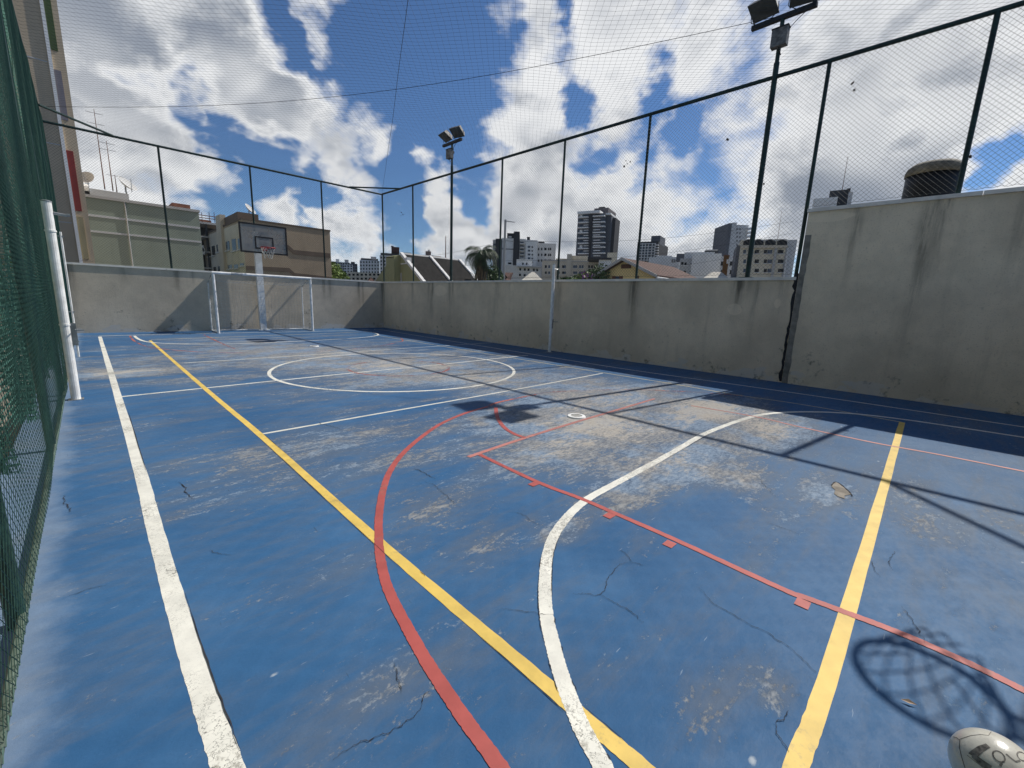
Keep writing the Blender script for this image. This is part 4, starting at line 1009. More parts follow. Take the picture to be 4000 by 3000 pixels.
# -- brown building with striped end wall
s = Site('apartment_block', 'brown block with a cream windowed flank behind the backboard', 'building', K2, 640, 600, 40, 0)
pl = s.pl; xr = pl.at(1502, 520)[0]; zt = pl.at(1490, 520)[1]; fl = 0.0
s.obox(pl, fl, xr, CITY, zt, 0, -16, 'wall', M_brown)
s.obox(pl, fl-.05, xr+.05, zt+.002, zt+.12, .05, -16.05, 'roof_edge', M_dkbrown)
sl = s.side(fl, -PI/2, K2)                         # flank facing left
def flank(name, x0, x1, z0, z1, of, ob, m): return s.obox(sl, x0, x1, z0, z1, of, ob, name, m)
xe = sl.at(268, 600)[0]; s.obox(sl, xe, -.02, CITY, sl.at(300, 555)[1], .012, -.4, 'flank_wall', M_cream)
for (x0, y0, x1, y1) in ((470, 620, 505, 710), (530, 595, 570, 715), (590, 590, 612, 700), (290, 680, 315, 770), (330, 665, 360, 760), (375, 650, 410, 725), (490, 855, 530, 893), (550, 850, 590, 890), (607, 838, 648, 862), (305, 880, 325, 930), (345, 875, 372, 925), (390, 868, 414, 920)):
    s.win(x0, y0, x1, y1, M_glass, sl, M_lgrey)
xa, xb = sl.at(395, 450)[0], sl.at(440, 450)[0]; s.obox(sl, xa, xb, CITY, sl.at(415, 362)[1], .22, -.2, 'stair_shaft', M_beige)
for i in range(3): s.slab(440, 738+24*i, 466, 752+24*i, M_glassblue, 'sign_bar', .06, .02, sl)
a = pl.at(850, 430)[0]; s.obox(pl, fl+.1, a, zt+.125, zt+.75, -1.5, -9, 'roof_room', M_dkbrown)
# dark stripes on the end wall, stepping down like a folded ribbon
def stripe(pts, w):
    mb = MB(); L = []
    for x, y in pts: lx, _ = pl.at(x, y); L.append((lx, pl.at(x, y)[1], pl.at(x, y+w)[1]))
    for (a, z1, z0), (b, y1, y0) in zip(L, L[1:]):
        n = len(mb.v)
        for lx, z, o in ((a, z0, .05), (b, y0, .05), (b, y1, .05), (a, z1, .05), (a, z0, 0), (b, y0, 0), (b, y1, 0), (a, z1, 0)): mb.v.append(tuple(pl.world(lx, z, o)-s.o))
        for f in ((0,1,2,3), (0,4,5,1), (3,2,6,7)): mb.f.append(tuple(n+i for i in f))
    mb.build('dark_stripe', M_dkbrown, s.root)
stripe([(645, 640), (1085, 655), (1140, 705), (1502, 740)], 42); stripe([(665, 862), (1095, 885), (1150, 935), (1520, 975)], 40)
dish(on(pl, 815, 420, zt+.7, -3), .8, -.7, .5, 'skeletal dish on the brown block roof above the backboard')
# -- far hillside towers to the left of the corner
def tower(label, k, x0, x1, yt, D, m, rows, cols, depth=10, rz=None, wm=None, top=None, wfill=.55, hfill=.5, name='distant_building', group='far apartment towers'):
    s = Site(name, label, 'building', k, (x0+x1)/2, 900, D, rz, group); s.mass(x0, x1, yt, depth, m)
    yb = 1010; H = (yb-yt)/rows; W = (x1-x0)/cols
    for r in range(rows):
        for c in range(cols):
            xx = x0+W*(c+.5); yy = yt+H*(r+.55)
            if yy < 1000: s.win(xx-W*wfill/2, yy-H*hfill/2, xx+W*wfill/2, yy+H*hfill/2, wm or M_glass)
    if top: s.mass(x0+top[0], x0+top[1], top[2], depth*.7, top[3], 'roof_room', -1, yt+1)
    return s
tower('narrow blue grey tower beside the brown block', K3, 243, 285, 820, 170, M_slate, 8, 2)
tower('pale twin tower with a stepped roof left of the corner', K3, 283, 350, 825, 185, M_lgrey, 7, 3, top=(2, 35, 795, M_lgrey))
tower('grey tower with a square roof room left of the corner', K3, 350, 425, 830, 180, M_grey, 7, 3, top=(22, 62, 800, M_grey))
tower('white mid rise with dark balconies left of the corner', K3, 365, 455, 852, 150, M_wht, 6, 3, wfill=.6)
tower('dark framed mid rise between pale towers left of the corner', K3, 425, 500, 842, 165, M_slate, 6, 3, top=(10, 50, 822, M_dgrey))
s = tower('long white block with black roof terraces left of the corner post', K3, 522, 720, 808, 140, M_wht, 6, 7, wfill=.45, top=(12, 186, 788, M_dgrey)); s.slab(635, 770, 690, 800, M_grey, 'roof_room', -1, 3)
s = tower('white tower with dark penthouse directly behind the corner post', K3, 722, 925, 762, 130, M_wht, 7, 6, top=(8, 196, 735, M_dgrey), wfill=.4)
s.slab(840, 668, 920, 725, F('maroon_render', (.10, .055, .05), .1, .2), 'water_tank_room', -2, 6); s.slab(835, 657, 862, 668, M_dgrey, 'roof_vent', -2, 3)
s = tower('grey terrace block right of the penthouse tower', K3, 925, 1055, 770, 150, M_lgrey, 7, 5, top=(5, 110, 728, M_grey))
s = tower('low grey block with a small roof turret above the shingle roof', K3, 1055, 1260, 755, 155, M_grey, 7, 7, top=(125, 180, 715, F('brown_grey_render', (.20, .15, .13), .1, .2))); s.slab(1205, 700, 1222, 715, M_grey, 'vent', -1, 2)
s = tower('orange rendered block above the shingle roof', K3, 1228, 1335, 768, 120, M_orange, 3, 3, top=(5, 40, 766, M_orange))
s = tower('beige low block at the end of the shingle roof', K3, 1440, 1535, 830, 90, M_beige, 3, 4)
tower('cream low rise hidden behind the corner', K3, 400, 730, 930, 110, M_cream, 2, 8)
# a small crane mast far off
mast(tuple(azim(*pxl(K3, 1380, 800))*150+Vector((0, 0, 10))), 12, 'thin lattice mast far behind the shingle roof', 3, .25)
# -- red roof between
def lowroof(label, k, x0, x1, yt, D, m, depth=6):
    s = Site('low_house', label, 'house', k, (x0+x1)/2, 950, D, None); pl = s.pl
    a, z = pl.at(x0, yt); b = pl.at(x1, yt)[0]; s.obox(pl, a+.3, b-.3, CITY, z-1.2, 0, -depth, 'wall', M_cream)
    mb = MB(); w = lambda lx, zz, o: tuple(pl.world(lx, zz, o)-s.o)
    zr, ze = z, z-1.25
    for f in (((a, ze, .4), (b, ze, .4), (b-1.2, zr, -depth/2), (a+1.2, zr, -depth/2)), ((b, ze, .4), (b, ze, -depth-.4), (b-1.2, zr, -depth/2)), ((b, ze, -depth-.4), (a, ze, -depth-.4), (a+1.2, zr, -depth/2), (b-1.2, zr, -depth/2)), ((a, ze, -depth-.4), (a, ze, .4), (a+1.2, zr, -depth/2))): mb.poly([w(*q) for q in f])
    mb.build('roof', m, s.root); return s
lowroof('low dark red roofed house just left of the corner post', K3, 545, 720, 965, 60, M_tile)
lowroof('red tiled roof left of the palm', K3, 1500, 1660, 875, 70, M_tile); lowroof('pale hipped roof below the white apartment complex', K4, 610, 830, 905, 55, M_palroof); lowroof('red tiled roof behind the utility pole', K4, 440, 500, 915, 62, M_tile)
lowroof('pale hipped roof in front of the brown chimney', K5, 870, 1180, 905, 60, M_palroof)
# -- olive A-frame row house with dark shingle roof
def row_house():
    q = azim(*pxl(K3, 890, 880))*58
    s = Site('row_house', 'olive gabled row house with steep dark shingle roof and white verges', 'house', K3, 890, 880, 58, -PI/2); pl = s.pl
    ap, zap = pl.at(895, 757); zr = zap
    lL, zL = pl.at(690, 1000); lR, zR = pl.at(1140, 1012)
    sl_R = (zap-zR)/(lR-pl.at(935, 760)[0]); x1 = pl.at(935, 760)[0]; x0 = pl.at(852, 760)[0]
    eR, eL = x1+(zap-(-1.5))/sl_R, x0-(zap+1.5)/((zap-zL)/(x0-lL))
    wd = lambda lx, z, o: tuple(pl.world(lx, z, o)-s.o)
    DEP = 9.4
    mb = MB(); out = [(eL, -1.5), (x0, zap), (x1, zap), (eR, -1.5), (eR, CITY), (eL, CITY)]
    mb.poly([wd(x, z, 0) for x, z in out]); mb.poly([wd(x, z, -DEP) for x, z in reversed(out)]); mb.quad(wd(x0, zap, 0), wd(x0, zap, -DEP), wd(eL, -1.5, -DEP), wd(eL, -1.5, 0)); mb.build('gable_wall', M_olive, s.root)
    # front roof slope
    nrm = Vector((sl_R, 1)).normalized()*.12
    mb = MB(); a = [(x1-.05, zap+.06), (eR+.3, -1.5-.3*sl_R)]
    def rb(mb, o0, o1, lift, t0=0, t1=1):
        P = []
        for t_ in (t0, t1):
            x = a[0][0]+(a[1][0]-a[0][0])*t_; z = a[0][1]+(a[1][1]-a[0][1])*t_; P.append((x, z))
        v = []
        for (x, z) in P:
            for o in (o0, o1):
                for l in (0, lift): v.append(wd(x+nrm.x*l/.12, z+nrm.y*l/.12, o))
        n = len(mb.v); mb.v += v
        for f in ((1, 3, 7, 5), (0, 4, 6, 2), (0, 1, 5, 4), (2, 6, 7, 3), (0, 2, 3, 1), (4, 5, 7, 6)): mb.f.append(tuple(n+i for i in f))
        return mb
    rb(mb, -.15, -DEP, .12).build('roof', M_roof, s.root)
    # where the verges cross, measured along the row
    for o0, w_, lift in ((.2, .42, .3), (-4.1, .36, .3), (-8.9, .42, .3)): rb(MB(), o0, o0-w_, lift).build('verge_board', M_trim, s.root)
    rb(MB(), .0, -DEP, .16, -.012, .012).build('ridge_cap', M_grey, s.root)
    # chimney-like projection on the gable
    ca, cb = pl.at(852, 900)[0], pl.at(932, 900)[0]
    mb = MB(); prof = [(ca, CITY), (cb, CITY), (cb, zap-.4), (ca, zap-.4)]
    mb.poly([wd(x, z, .9) for x, z in prof]); mb.quad(wd(ca, CITY, 0), wd(ca, CITY, .9), wd(ca, zap-.25, .9), wd(ca, zap-.02, 0)); mb.quad(wd(cb, CITY, .9), wd(cb, CITY, 0), wd(cb, zap-.02, 0), wd(cb, zap-.25, .9)); mb.quad(wd(ca, zap-.25, .9), wd(cb, zap-.25, .9), wd(cb, zap-.02, 0), wd(ca, zap-.02, 0))
    mb.build('chimney_breast', M_olive, s.root)
    s.obox(pl, cb+.12, cb+.25, CITY, zap-2.2, .12, 0, 'downpipe', M_lgrey)
    # dormer step trimmed in white
    dx = pl.at(1000, 842); s.obox(pl, pl.at(945, 842)[0], dx[0]+.35, dx[1]-.06, dx[1]+.06, .20, -.6, 'verge_step', M_trim)
    s.obox(pl, pl.at(990, 800)[0], dx[0]+.1, dx[1]+.06, dx[1]+.75, .15, -.5, 'verge_step', M_trim)
    xd = x1+4.3; q = pl.world(xd, 0, -8.0); dz = zap+.2-((xd-x1)*sl_R)
    dish((q.x, q.y, dz), .6, -.6, .55, 'small white dish on the dark shingle roof')
row_house()

# -- palm
def palm():
    q = azim(*pxl(K3, 1735, 900))*46; zc = 0
    d = ray(*pxl(K3, 1735, 760)); zc = CAM_H+46*d.z/math.hypot(d.x, d.y)
    t = thing('palm_tree', 'tall feathery palm left of the white apartment complex', 'palm tree', (q.x, q.y, CITY)); H = zc-CITY; rnd = random.Random(5)
    mb = MB(); mb.smooth = True; mb.path([(.08*math.sin(i*.9), .05*math.cos(i*1.3), H*i/14) for i in range(15)], [.42-.012*i+(.04 if i % 2 else 0)+(.12 if i > 11 else 0) for i in range(15)], 10); mb.build('trunk', M_bark, t)
    mb = MB()
    for i in range(84):
        an = rnd.uniform(0, 2*PI); el = rnd.uniform(-1.15, 1.35); Ln = rnd.uniform(1.8, 2.7)*(1.0 if el > -.4 else .8); drp = rnd.uniform(.5, 1.0)
        u = Vector((math.cos(an), math.sin(an), 0)); p = Vector((0, 0, H+.1)); ee = el; pts = []
        N = 9
        for k in range(N+1):
            pts.append(p.copy()); p = p+(u*math.cos(ee)+Vector((0, 0, math.sin(ee))))*(Ln/N); ee -= drp*.24+.03*k
        sd_ = Vector((-u.y, u.x, 0))
        for k in range(N):
            a, b = pts[k], pts[k+1]; mb.quad(a-sd_*.03, a+sd_*.03, b+sd_*.02, b-sd_*.02)
            for m_ in range(3):
                c = a.lerp(b, m_/3); lw = .62*math.sin(PI*min(.97, (k+m_/3+1)/(N+1.2)))+.1
                for sg in (-1, 1):
                    tip = c+sd_*sg*lw*.75+(b-a).normalized()*lw*.5+Vector((0, 0, -lw*rnd.uniform(.35, .8))); w_ = (b-a)*.16
                    mb.poly([c-w_*.6, c+w_*.6, tip])
    mb.build('crown', M_palm, t)
    mb = MB()
    for i in range(60):
        an = rnd.uniform(0, 2*PI); r = rnd.uniform(.3, .75); z0 = H-rnd.uniform(.1, .6); L_ = rnd.uniform(1.0, 2.6)
        a = Vector((r*.6*math.cos(an), r*.6*math.sin(an), z0)); b = Vector((r*1.3*math.cos(an), r*1.3*math.sin(an), z0-L_)); w_ = Vector((-math.sin(an), math.cos(an), 0))*.10
        mb.quad(a-w_, a+w_, b+w_*.4, b-w_*.4)
    stuff(mb.build('dry_skirt', simple('dry_frond', (.15, .11, .06), .9, .4, 3), t))
palm()
def shrub(label, k, x, y, D, rx_, rz_, m, n=900, sz=.16, cat='shrub', m2=None):
    q = azim(*pxl(k, x, y))*D; d = ray(*pxl(k, x, y)); z = CAM_H+D*d.z/math.hypot(d.x, d.y)
    t = thing('shrub', label, cat, (q.x, q.y, CITY)); rnd = random.Random(int(x)); mb = MB(); mb2 = MB(); lob = [(rnd.uniform(-.6, .6), rnd.uniform(-.6, .6), rnd.uniform(-.5, .35), rnd.uniform(.4, .65)) for _ in range(9)]
    for i in range(n):
        lx, ly, lz, lr = rnd.choice(lob); v = Vector((rnd.gauss(0, 1), rnd.gauss(0, 1), rnd.gauss(0, 1))).normalized()*lr*rnd.uniform(.7, 1.05)
        p = Vector(((lx+v.x)*rx_, (ly+v.y)*rx_, (lz+v.z)*rz_+z-CITY)); a = Vector((rnd.uniform(-1, 1), rnd.uniform(-1, 1), rnd.uniform(-.6, .6))).normalized()*sz*rnd.uniform(.6, 1.3); b = a.cross(Vector((rnd.uniform(-1, 1), rnd.uniform(-1, 1), rnd.uniform(-1, 1)))).normalized()*sz*.5
        (mb2 if m2 and rnd.random() < .4 and v.z > -.2 else mb).quad(p-a, p+b, p+a, p-b)
    stuff(mb.build('crown', m, t))
    if m2: stuff(mb2.build('blossom', m2, t))
    mb = MB()
    for i in range(5): mb.path([(rnd.uniform(-.1, .1), rnd.uniform(-.1, .1), 0), (rnd.uniform(-.4, .4)*rx_, rnd.uniform(-.4, .4)*rx_, (z-CITY)*.9)], [.07, .02], 5)
    stuff(mb.build('stem', M_bark, t))
shrub('round dark green bush under the white apartment complex', K4, 335, 975, 48, 1.9, 1.7, M_leaf, 1500, .18); shrub('dark clipped bush left of the purple blossom', K4, 1180, 985, 44, 2.4, 1.1, M_leaf, 1500, .17)
shrub('bush with purple blossom beside the yellow house', K4, 1310, 975, 42, 1.6, 1.1, M_leaf2, 1300, .15, m2=M_flower); shrub('dark shrub touching the yellow house gable', K4, 1395, 960, 41, .9, 1.4, M_leaf, 800, .15)
shrub('bright green bush at the foot of the brown block', K3, 275, 955, 55, 1.8, 1.8, M_leaf2, 1200, .2)
def fence_plant():
    t = thing('climbing_plant', 'yellow green leafy plant behind the white post on the left', 'plant', (LX-.55, 13.2, -.3)); rnd = random.Random(2); mb = MB()
    for i in range(420):
        p = Vector((rnd.gauss(0, .13), rnd.gauss(0, .5), rnd.uniform(.4, 2.3))); a = Vector((rnd.uniform(-1, 1), rnd.uniform(-1, 1), rnd.uniform(-.5, .5))).normalized()*.07; b = a.cross(Vector((rnd.random(), rnd.random(), 1))).normalized()*.035
        mb.quad(p-a, p+b, p+a, p-b)
    stuff(mb.build('foliage', M_leaf2, t)); MB().path([(0, 0, 0), (.05, .1, 1.2), (-.03, 0, 2.2)], [.02, .015, .006], 5).build('stem', M_bark, t)
fence_plant()
# -- white apartment complex with charcoal shafts
s = Site('apartment_complex', 'white apartment complex with charcoal vertical shafts right of the palm', 'building', K4, 640, 850, 95, None)
s.mass(320, 352, 602, 8, M_lgrey, 'wing'); s.mass(350, 412, 597, 9, M_dgrey, 'shaft', .6); s.mass(411, 531, 590, 10, M_wht, 'wing', .3); s.mass(530, 588, 525, 10, M_dgrey, 'shaft', .5); s.mass(460, 531, 527, 6, M_dgrey, 'shaft_top', -1.5, 640)
s.mass(588, 652, 592, 9, M_wht, 'wing', -.5); s.mass(650, 765, 612, 10, M_wht, 'wing', .8); s.mass(763, 950, 640, 12, M_lgrey, 'wing', 0); s.mass(700, 845, 604, 7, M_wht, 'roof_room', -3, 640)
s.slab(660, 568, 690, 615, M_dgrey, 'chimney', -1, 1.5); s.slab(780, 604, 840, 618, M_dgrey, 'roof_cap', -2.5, 4); s.slab(412, 694, 528, 702, M_dgrey, 'joint', .34, .0); s.slab(475, 560, 505, 572, M_trim, 'vent', -1.2, 1.8)
for (x0, y0, x1, y1) in ((325, 645, 347, 662), (325, 708, 347, 726), (325, 770, 347, 786), (325, 832, 347, 850)): s.win(x0, y0, x1, y1, M_glassblue)
pw = Plane(s.pl.P+s.pl.n*.3, s.pl.rz, K4); s.win(470, 830, 505, 848, M_glass, pw)
for r in range(6): s.slab(590, 622+r*36, 628, 640+r*36, M_glassblue, 'window', -.42, .6); s.slab(588, 640+r*36, 634, 648+r*36, M_trim, 'balcony', .3, .55)
pw2 = Plane(s.pl.P+s.pl.n*.8, s.pl.rz, K4)
for r in range(6): s.win(668, 665+r*38, 692, 684+r*38, M_glassblue, pw2); s.win(705, 670+r*38, 720, 684+r*38, M_glass, pw2)
for r in range(3):
    for x in (770, 800, 832, 870, 888): s.win(x, 684+r*58, x+(22 if x in (832,) else 13), 708+r*58, M_glass, None)
s2_ = Site('low_apartment_house', 'low pale house with flat eaves below the white complex', 'building', K4, 640, 900, 75, None)
s2_.mass(445, 800, 862, 8, M_lgrey); s2_.mass(555, 715, 795, 6, M_wht, 'upper_storey', -1, 862); s2_.slab(565, 868, 805, 882, M_grey, 'eave', .5, .2)
for (x0, y0, x1, y1) in ((583, 885, 602, 912), (628, 888, 648, 914), (665, 890, 685, 916), (718, 893, 738, 918), (580, 942, 600, 968), (626, 946, 646, 970), (752, 895, 770, 920)): s2_.win(x0, y0, x1, y1, M_glass, None, M_trim)
for x in (612, 650): s2_.slab(x, 828, x+14, 850, M_glass, 'window', -.95, 1.1)
# -- long beige block
s = Site('apartment_block', 'long low beige block with dark windows below the tall tower', 'building', K4, 1095, 900, 85, None)
s.mass(812, 1378, 815, 10, M_beige); s.mass(1060, 1110, 748, 8, M_beige, 'stair_tower', .25); s.mass(1110, 1272, 752, 8, M_cream, 'upper_storey', -2, 815); s.mass(940, 1060, 770, 5, M_cream, 'upper_storey', -4, 818)
s.slab(808, 812, 1382, 820, M_grey, 'roof_edge', .15, .2)
for (y0, y1) in ((858, 886), (920, 945)):
    for x in (838, 872, 966, 1010, 1028, 1120, 1140, 1180, 1204, 1270, 1298, 1326): s.win(x, y0, x+19, y1, M_glass if x % 4 else M_glassblue, None, M_lgrey)
s = Site('apartment_block', 'white walled annex with dark flat roof at the foot of the tall tower', 'building', K4, 1440, 850, 80, None); s.mass(1378, 1503, 800, 9, M_wht); s.slab(1268, 782, 1503, 802, M_dgrey, 'flat_roof', .4, 8)
s = Site('apartment_block', 'cream stair block right of the tall tower base', 'building', K4, 1510, 780, 100, None); s.mass(1462, 1560, 732, 8, M_cream)
# -- tall dark tower with white balcony slabs
s = Site('tall_tower', 'tall dark glass tower with white balcony slabs on the skyline', 'building', K4, 1345, 600, 150, None)
q = s.pl; rzt = q.rz-.30; s.pl = Plane(q.P, rzt, K4)
TX = ((1178, 1285), (1285, 1322), (1322, 1442), (1442, 1487))
s.mass(1170, 1442, 345, 9, M_slate, 'core'); s.mass(1284, 1320, 350, 6, M_dgrey, 'recess_shaft', .5); s.mass(1442, 1492, 352, 9, M_slate, 'flank', -1.5); s.mass(1490, 1522, 368, 9, M_dgrey, 'flank_pier', -3)
s.slab(1175, 322, 1395, 348, M_trim, 'roof_slab', 1.2, 9); s.slab(1395, 335, 1492, 352, M_trim, 'roof_slab', -.5, 9)
s.mass(1296, 1440, 262, 14, F('brown_grey_tower', (.13, .12, .125), .1, .2), 'roof_room', -4, 340); s.slab(1340, 250, 1400, 262, M_dgrey, 'roof_vent', -5, 4)
for i in range(8):
    y = 385+i*51.5; s.slab(1180, y-4, 1282, y+6, M_trim, 'balcony_slab', 1.6, .2); s.slab(1325, y-18+(8 if i % 2 else 0), 1442, y-8+(8 if i % 2 else 0), M_trim, 'balcony_slab', 1.2, .2)
    s.slab(1328, y+16, 1392, y+24, M_trim, 'ledge', .9, .2); s.slab(1230, y+20, 1278, y+27, M_trim, 'ledge', .7, .2)
    s.win(1185, y-36, 1212, y-6, M_glassblue if i % 3 else M_trim); s.win(1225, y-38, 1278, y-8, M_glassblue); s.win(1410, y-36, 1438, y+4, M_glassblue); s.win(1335, y-34, 1395, y-22, M_glass)
# -- second tower with white grid
s = Site('office_tower', 'smaller dark tower wrapped in a white grid right of the tall tower', 'building', K5, 330, 700, 160, None)
s.pl = Plane(s.pl.P, s.pl.rz-.25, K5); s.mass(232, 440, 622, 16, M_dgrey, 'core'); s.mass(355, 447, 555, 10, M_slate, 'roof_room', -2, 640)
for x in (246, 275, 305, 335, 372, 402): s.slab(x-3, 640, x+3, 820, M_wht, 'grid_post', .5, .1)
for i in range(7): s.slab(240, 642+i*27, 408, 648+i*27, M_wht, 'grid_beam', .45, .1)
for i in range(6):
    for x in (251, 281, 311, 341, 378): s.win(x, 652+i*27, x+18, 666+i*27, M_glassblue)
for i in range(5): s.slab(408, 655+i*26, 442, 662+i*26, M_wht, 'balcony_slab', .9, .2)
# -- yellow house
def yellow_house():
    s = Site('gabled_house', 'yellow gabled house with brown tiled roof above the right wall', 'house', K4, 1640, 900, 40, -PI/2); pl = s.pl
    w = lambda lx, z, o: tuple(pl.world(lx, z, o)-s.o)
    ap, za = pl.at(1640, 812); lL, zL = pl.at(1420, 945); lR, zR = pl.at(1885, 935)
    k1, k2 = (za-zL)/(ap-lL), (za-zR)/(lR-ap); ze = min(zL, zR)-.2; xL, xR = ap-(za-ze)/k1, ap+(za-ze)/k2; DEP = 9
    pts = [(xL, CITY), (xR, CITY), (xR, ze), (ap, za), (xL, ze)]
    mb = MB(); mb.poly([w(x, z, 0) for x, z in pts]); mb.poly([w(x, z, -DEP) for x, z in reversed(pts)]); mb.quad(w(xR, CITY, 0), w(xR, CITY, -DEP), w(xR, ze, -DEP), w(xR, ze, 0)); mb.build('wall', M_yel, s.root)
    for (xa, sg, kk) in ((xR+.5, 1, k2), (xL-.5, -1, k1)):
        zz = za-abs(xa-ap)*kk; mb = MB(); v = []
        for (x, z) in ((ap, za+.05), (xa, zz+.05)):
            for o in (.55, -DEP-.5):
                for l in (0, .16): v.append(w(x, z+l, o))
        mb.v = v; mb.f = [(1, 3, 7, 5), (0, 4, 6, 2), (0, 1, 5, 4), (2, 6, 7, 3), (0, 2, 3, 1), (4, 5, 7, 6)]; r = mb.build('roof_slope', M_tile, s.root)
        mb = MB(); v = []
        for (x, z) in ((ap, za-.02), (xa, zz-.02)):
            for o in (.62, .552):
                for l in (0, .26): v.append(w(x, z+l, o))
        mb.v = v; mb.f = [(1, 3, 7, 5), (0, 4, 6, 2), (0, 1, 5, 4), (2, 6, 7, 3), (0, 2, 3, 1), (4, 5, 7, 6)]; mb.build('bargeboard', M_grey, r)
        s.obox(Plane(pl.P+pl.x*xa, 0, K4), 0, 0.001, 0, 0.001, 0, 0, 'eave_tip', M_trim) if False else None
        # gutter along the eave
        MB().path([w(xa, zz, .5), w(xa, zz, -DEP-.4)], .08, 6).build('gutter', M_trim, r)
    wv = s.win(1600, 848, 1700, 890, simple('louvre_brown', (.09, .04, .03), .7, .2, 8))
    for i in range(3): z = pl.at(1650, 858+i*12)[1]; a, b = pl.at(1603, 860)[0], pl.at(1697, 860)[0]; s.obox(pl, a, b, z-.02, z+.02, .07, .02, 'louvre', M_rust, wv)
    for x in (1508, 1580, 1740): s.win(x, 965, x+36, 1000, M_rust)
    s.win(1545, 968, 1578, 1000, M_glassblue)
yellow_house()
# -- white buildings towards the right
s = Site('workshop_building', 'pale rounded roof workshop right of the yellow house', 'building', K5, 500, 850, 90, None); s.mass(345, 655, 775, 14, M_lgrey); s.mass(420, 580, 760, 12, M_lgrey, 'roof_crown', -.5, 776)
for x in (570, 592): s.win(x, 800, x+18, 812, M_glass); s.win(x, 818, x+18, 830, M_glass)
s = Site('house_cluster', 'grey white stepped building with dark upper terrace left of the brown chimney', 'building', K5, 860, 850, 78, None); s.mass(655, 790, 790, 9, M_grey); s.mass(780, 1070, 745, 12, M_wht, 'gable_block', .4); s.mass(830, 1000, 728, 11, M_wht, 'gable_top', .2, 748)
s.mass(612, 700, 715, 6, M_slate, 'terrace', -4, 790); s.mass(695, 835, 703, 6, M_lgrey, 'upper_storey', -3.5, 790); s.mass(905, 1050, 680, 6, M_dgrey, 'roof_house', -4, 748); s.slab(915, 672, 1040, 682, M_grey, 'roof_edge', -3.8, 10)
for (x0, y0, x1, y1) in ((665, 825, 690, 855), (697, 830, 720, 858), (760, 835, 782, 852), (690, 912, 712, 942), (752, 912, 775, 930)): s.win(x0, y0, x1, y1, M_glass, None, M_trim)
s = Site('brick_stack', 'rusty brown chimney stack in front of the grey buildings', 'chimney', K5, 1117, 850, 68, None); s.mass(1092, 1146, 762, 1.5, F('rust_render', (.20, .095, .035), .15, .3), 'shaft'); s.slab(1088, 755, 1150, 764, M_brick, 'cap', .1, 1.6); s.slab(1118, 800, 1136, 842, M_trim, 'vent_cover', .2, .02)
s = Site('apartment_block', 'grey block with ribbon windows behind the brown chimney', 'building', K5, 1180, 850, 85, None); s.mass(1055, 1245, 765, 9, M_lgrey)
for y in (820, 905): s.grid([(1060, 1088), (1150, 1178), (1184, 1210), (1214, 1240)], [(y, y+42)], M_glass, None, M_grey)
s = Site('grey_tower', 'tall plain grey tower left of the arched building', 'building', K5, 1250, 600, 130, None); s.pl = Plane(s.pl.P, s.pl.rz+.45, K5); s.mass(1165, 1340, 455, 7, M_lgrey, 'wall'); s.mass(1140, 1168, 440, 8, M_slate, 'edge_pier', .3); s.slab(1205, 424, 1240, 450, M_grey, 'roof_room', -1, 4)
for r in range(7):
    for x in (1215, 1245): s.win(x, 490+r*40, x+14, 502+r*40, M_glass)
    s.slab(1312, 490+r*38, 1345, 512+r*38, M_wht, 'balcony', 1.2, .2)
s = Site('arched_building', 'cream apartment building with arched top openings beside the tall wall', 'building', K5, 1480, 780, 62, None)
s.pl = Plane(s.pl.P, s.pl.rz+.10, K5); s.mass(1268, 1722, 600, 9, M_cream); s.mass(1720, 1830, 600, 9, M_lgrey, 'side_wing', -.3); s.mass(1225, 1270, 655, 6, M_slate, 'side_shaft', -.4)
s.slab(1268, 664, 1726, 688, M_beige, 'floor_band', .25, .02); s.slab(1575, 688, 1600, 990, M_grey, 'pilaster', .2, .02); s.slab(1700, 688, 1716, 990, M_lgrey, 'pilaster', .2, .02)
for (x0, x1) in ((1285, 1375), (1390, 1488), (1502, 1608), (1622, 1722)):
    pl = s.pl; n = 10; mb = MB(); P = []
    for i in range(n+1):
        u = i/n; lx, z = pl.at(x0+(x1-x0)*u, 622-18*math.sin(PI*u)); P.append((lx, z))
    a, z0 = pl.at(x1, 656); b = pl.at(x0, 656)[0]; P += [(a, z0), (b, z0)]
    mb.poly([tuple(pl.world(lx, z, .04)-s.o) for lx, z in P]); ar = mb.build('arched_opening', M_glass, s.root)
    mb = MB(); mb.path([tuple(pl.world(lx, z+.06, .06)-s.o) for lx, z in P[:n+1]], .06, 5); mb.build('arch_trim', M_lgrey, ar)
for (y0, y1) in ((705, 742), (800, 838), (893, 928)):
    for (x0, x1, m) in ((1285, 1312, M_glassblue), (1398, 1440, M_glass), (1490, 1520, M_glass), (1525, 1572, M_glassblue), (1630, 1685, M_glass)): s.win(x0, y0, x1, y1, m, None, M_lgrey)
mast(on(s.pl, 1650, 600, s.pl.at(1500, 600)[1], -2), 3.6, 'thin mast on the arched building roof', 1, .03)
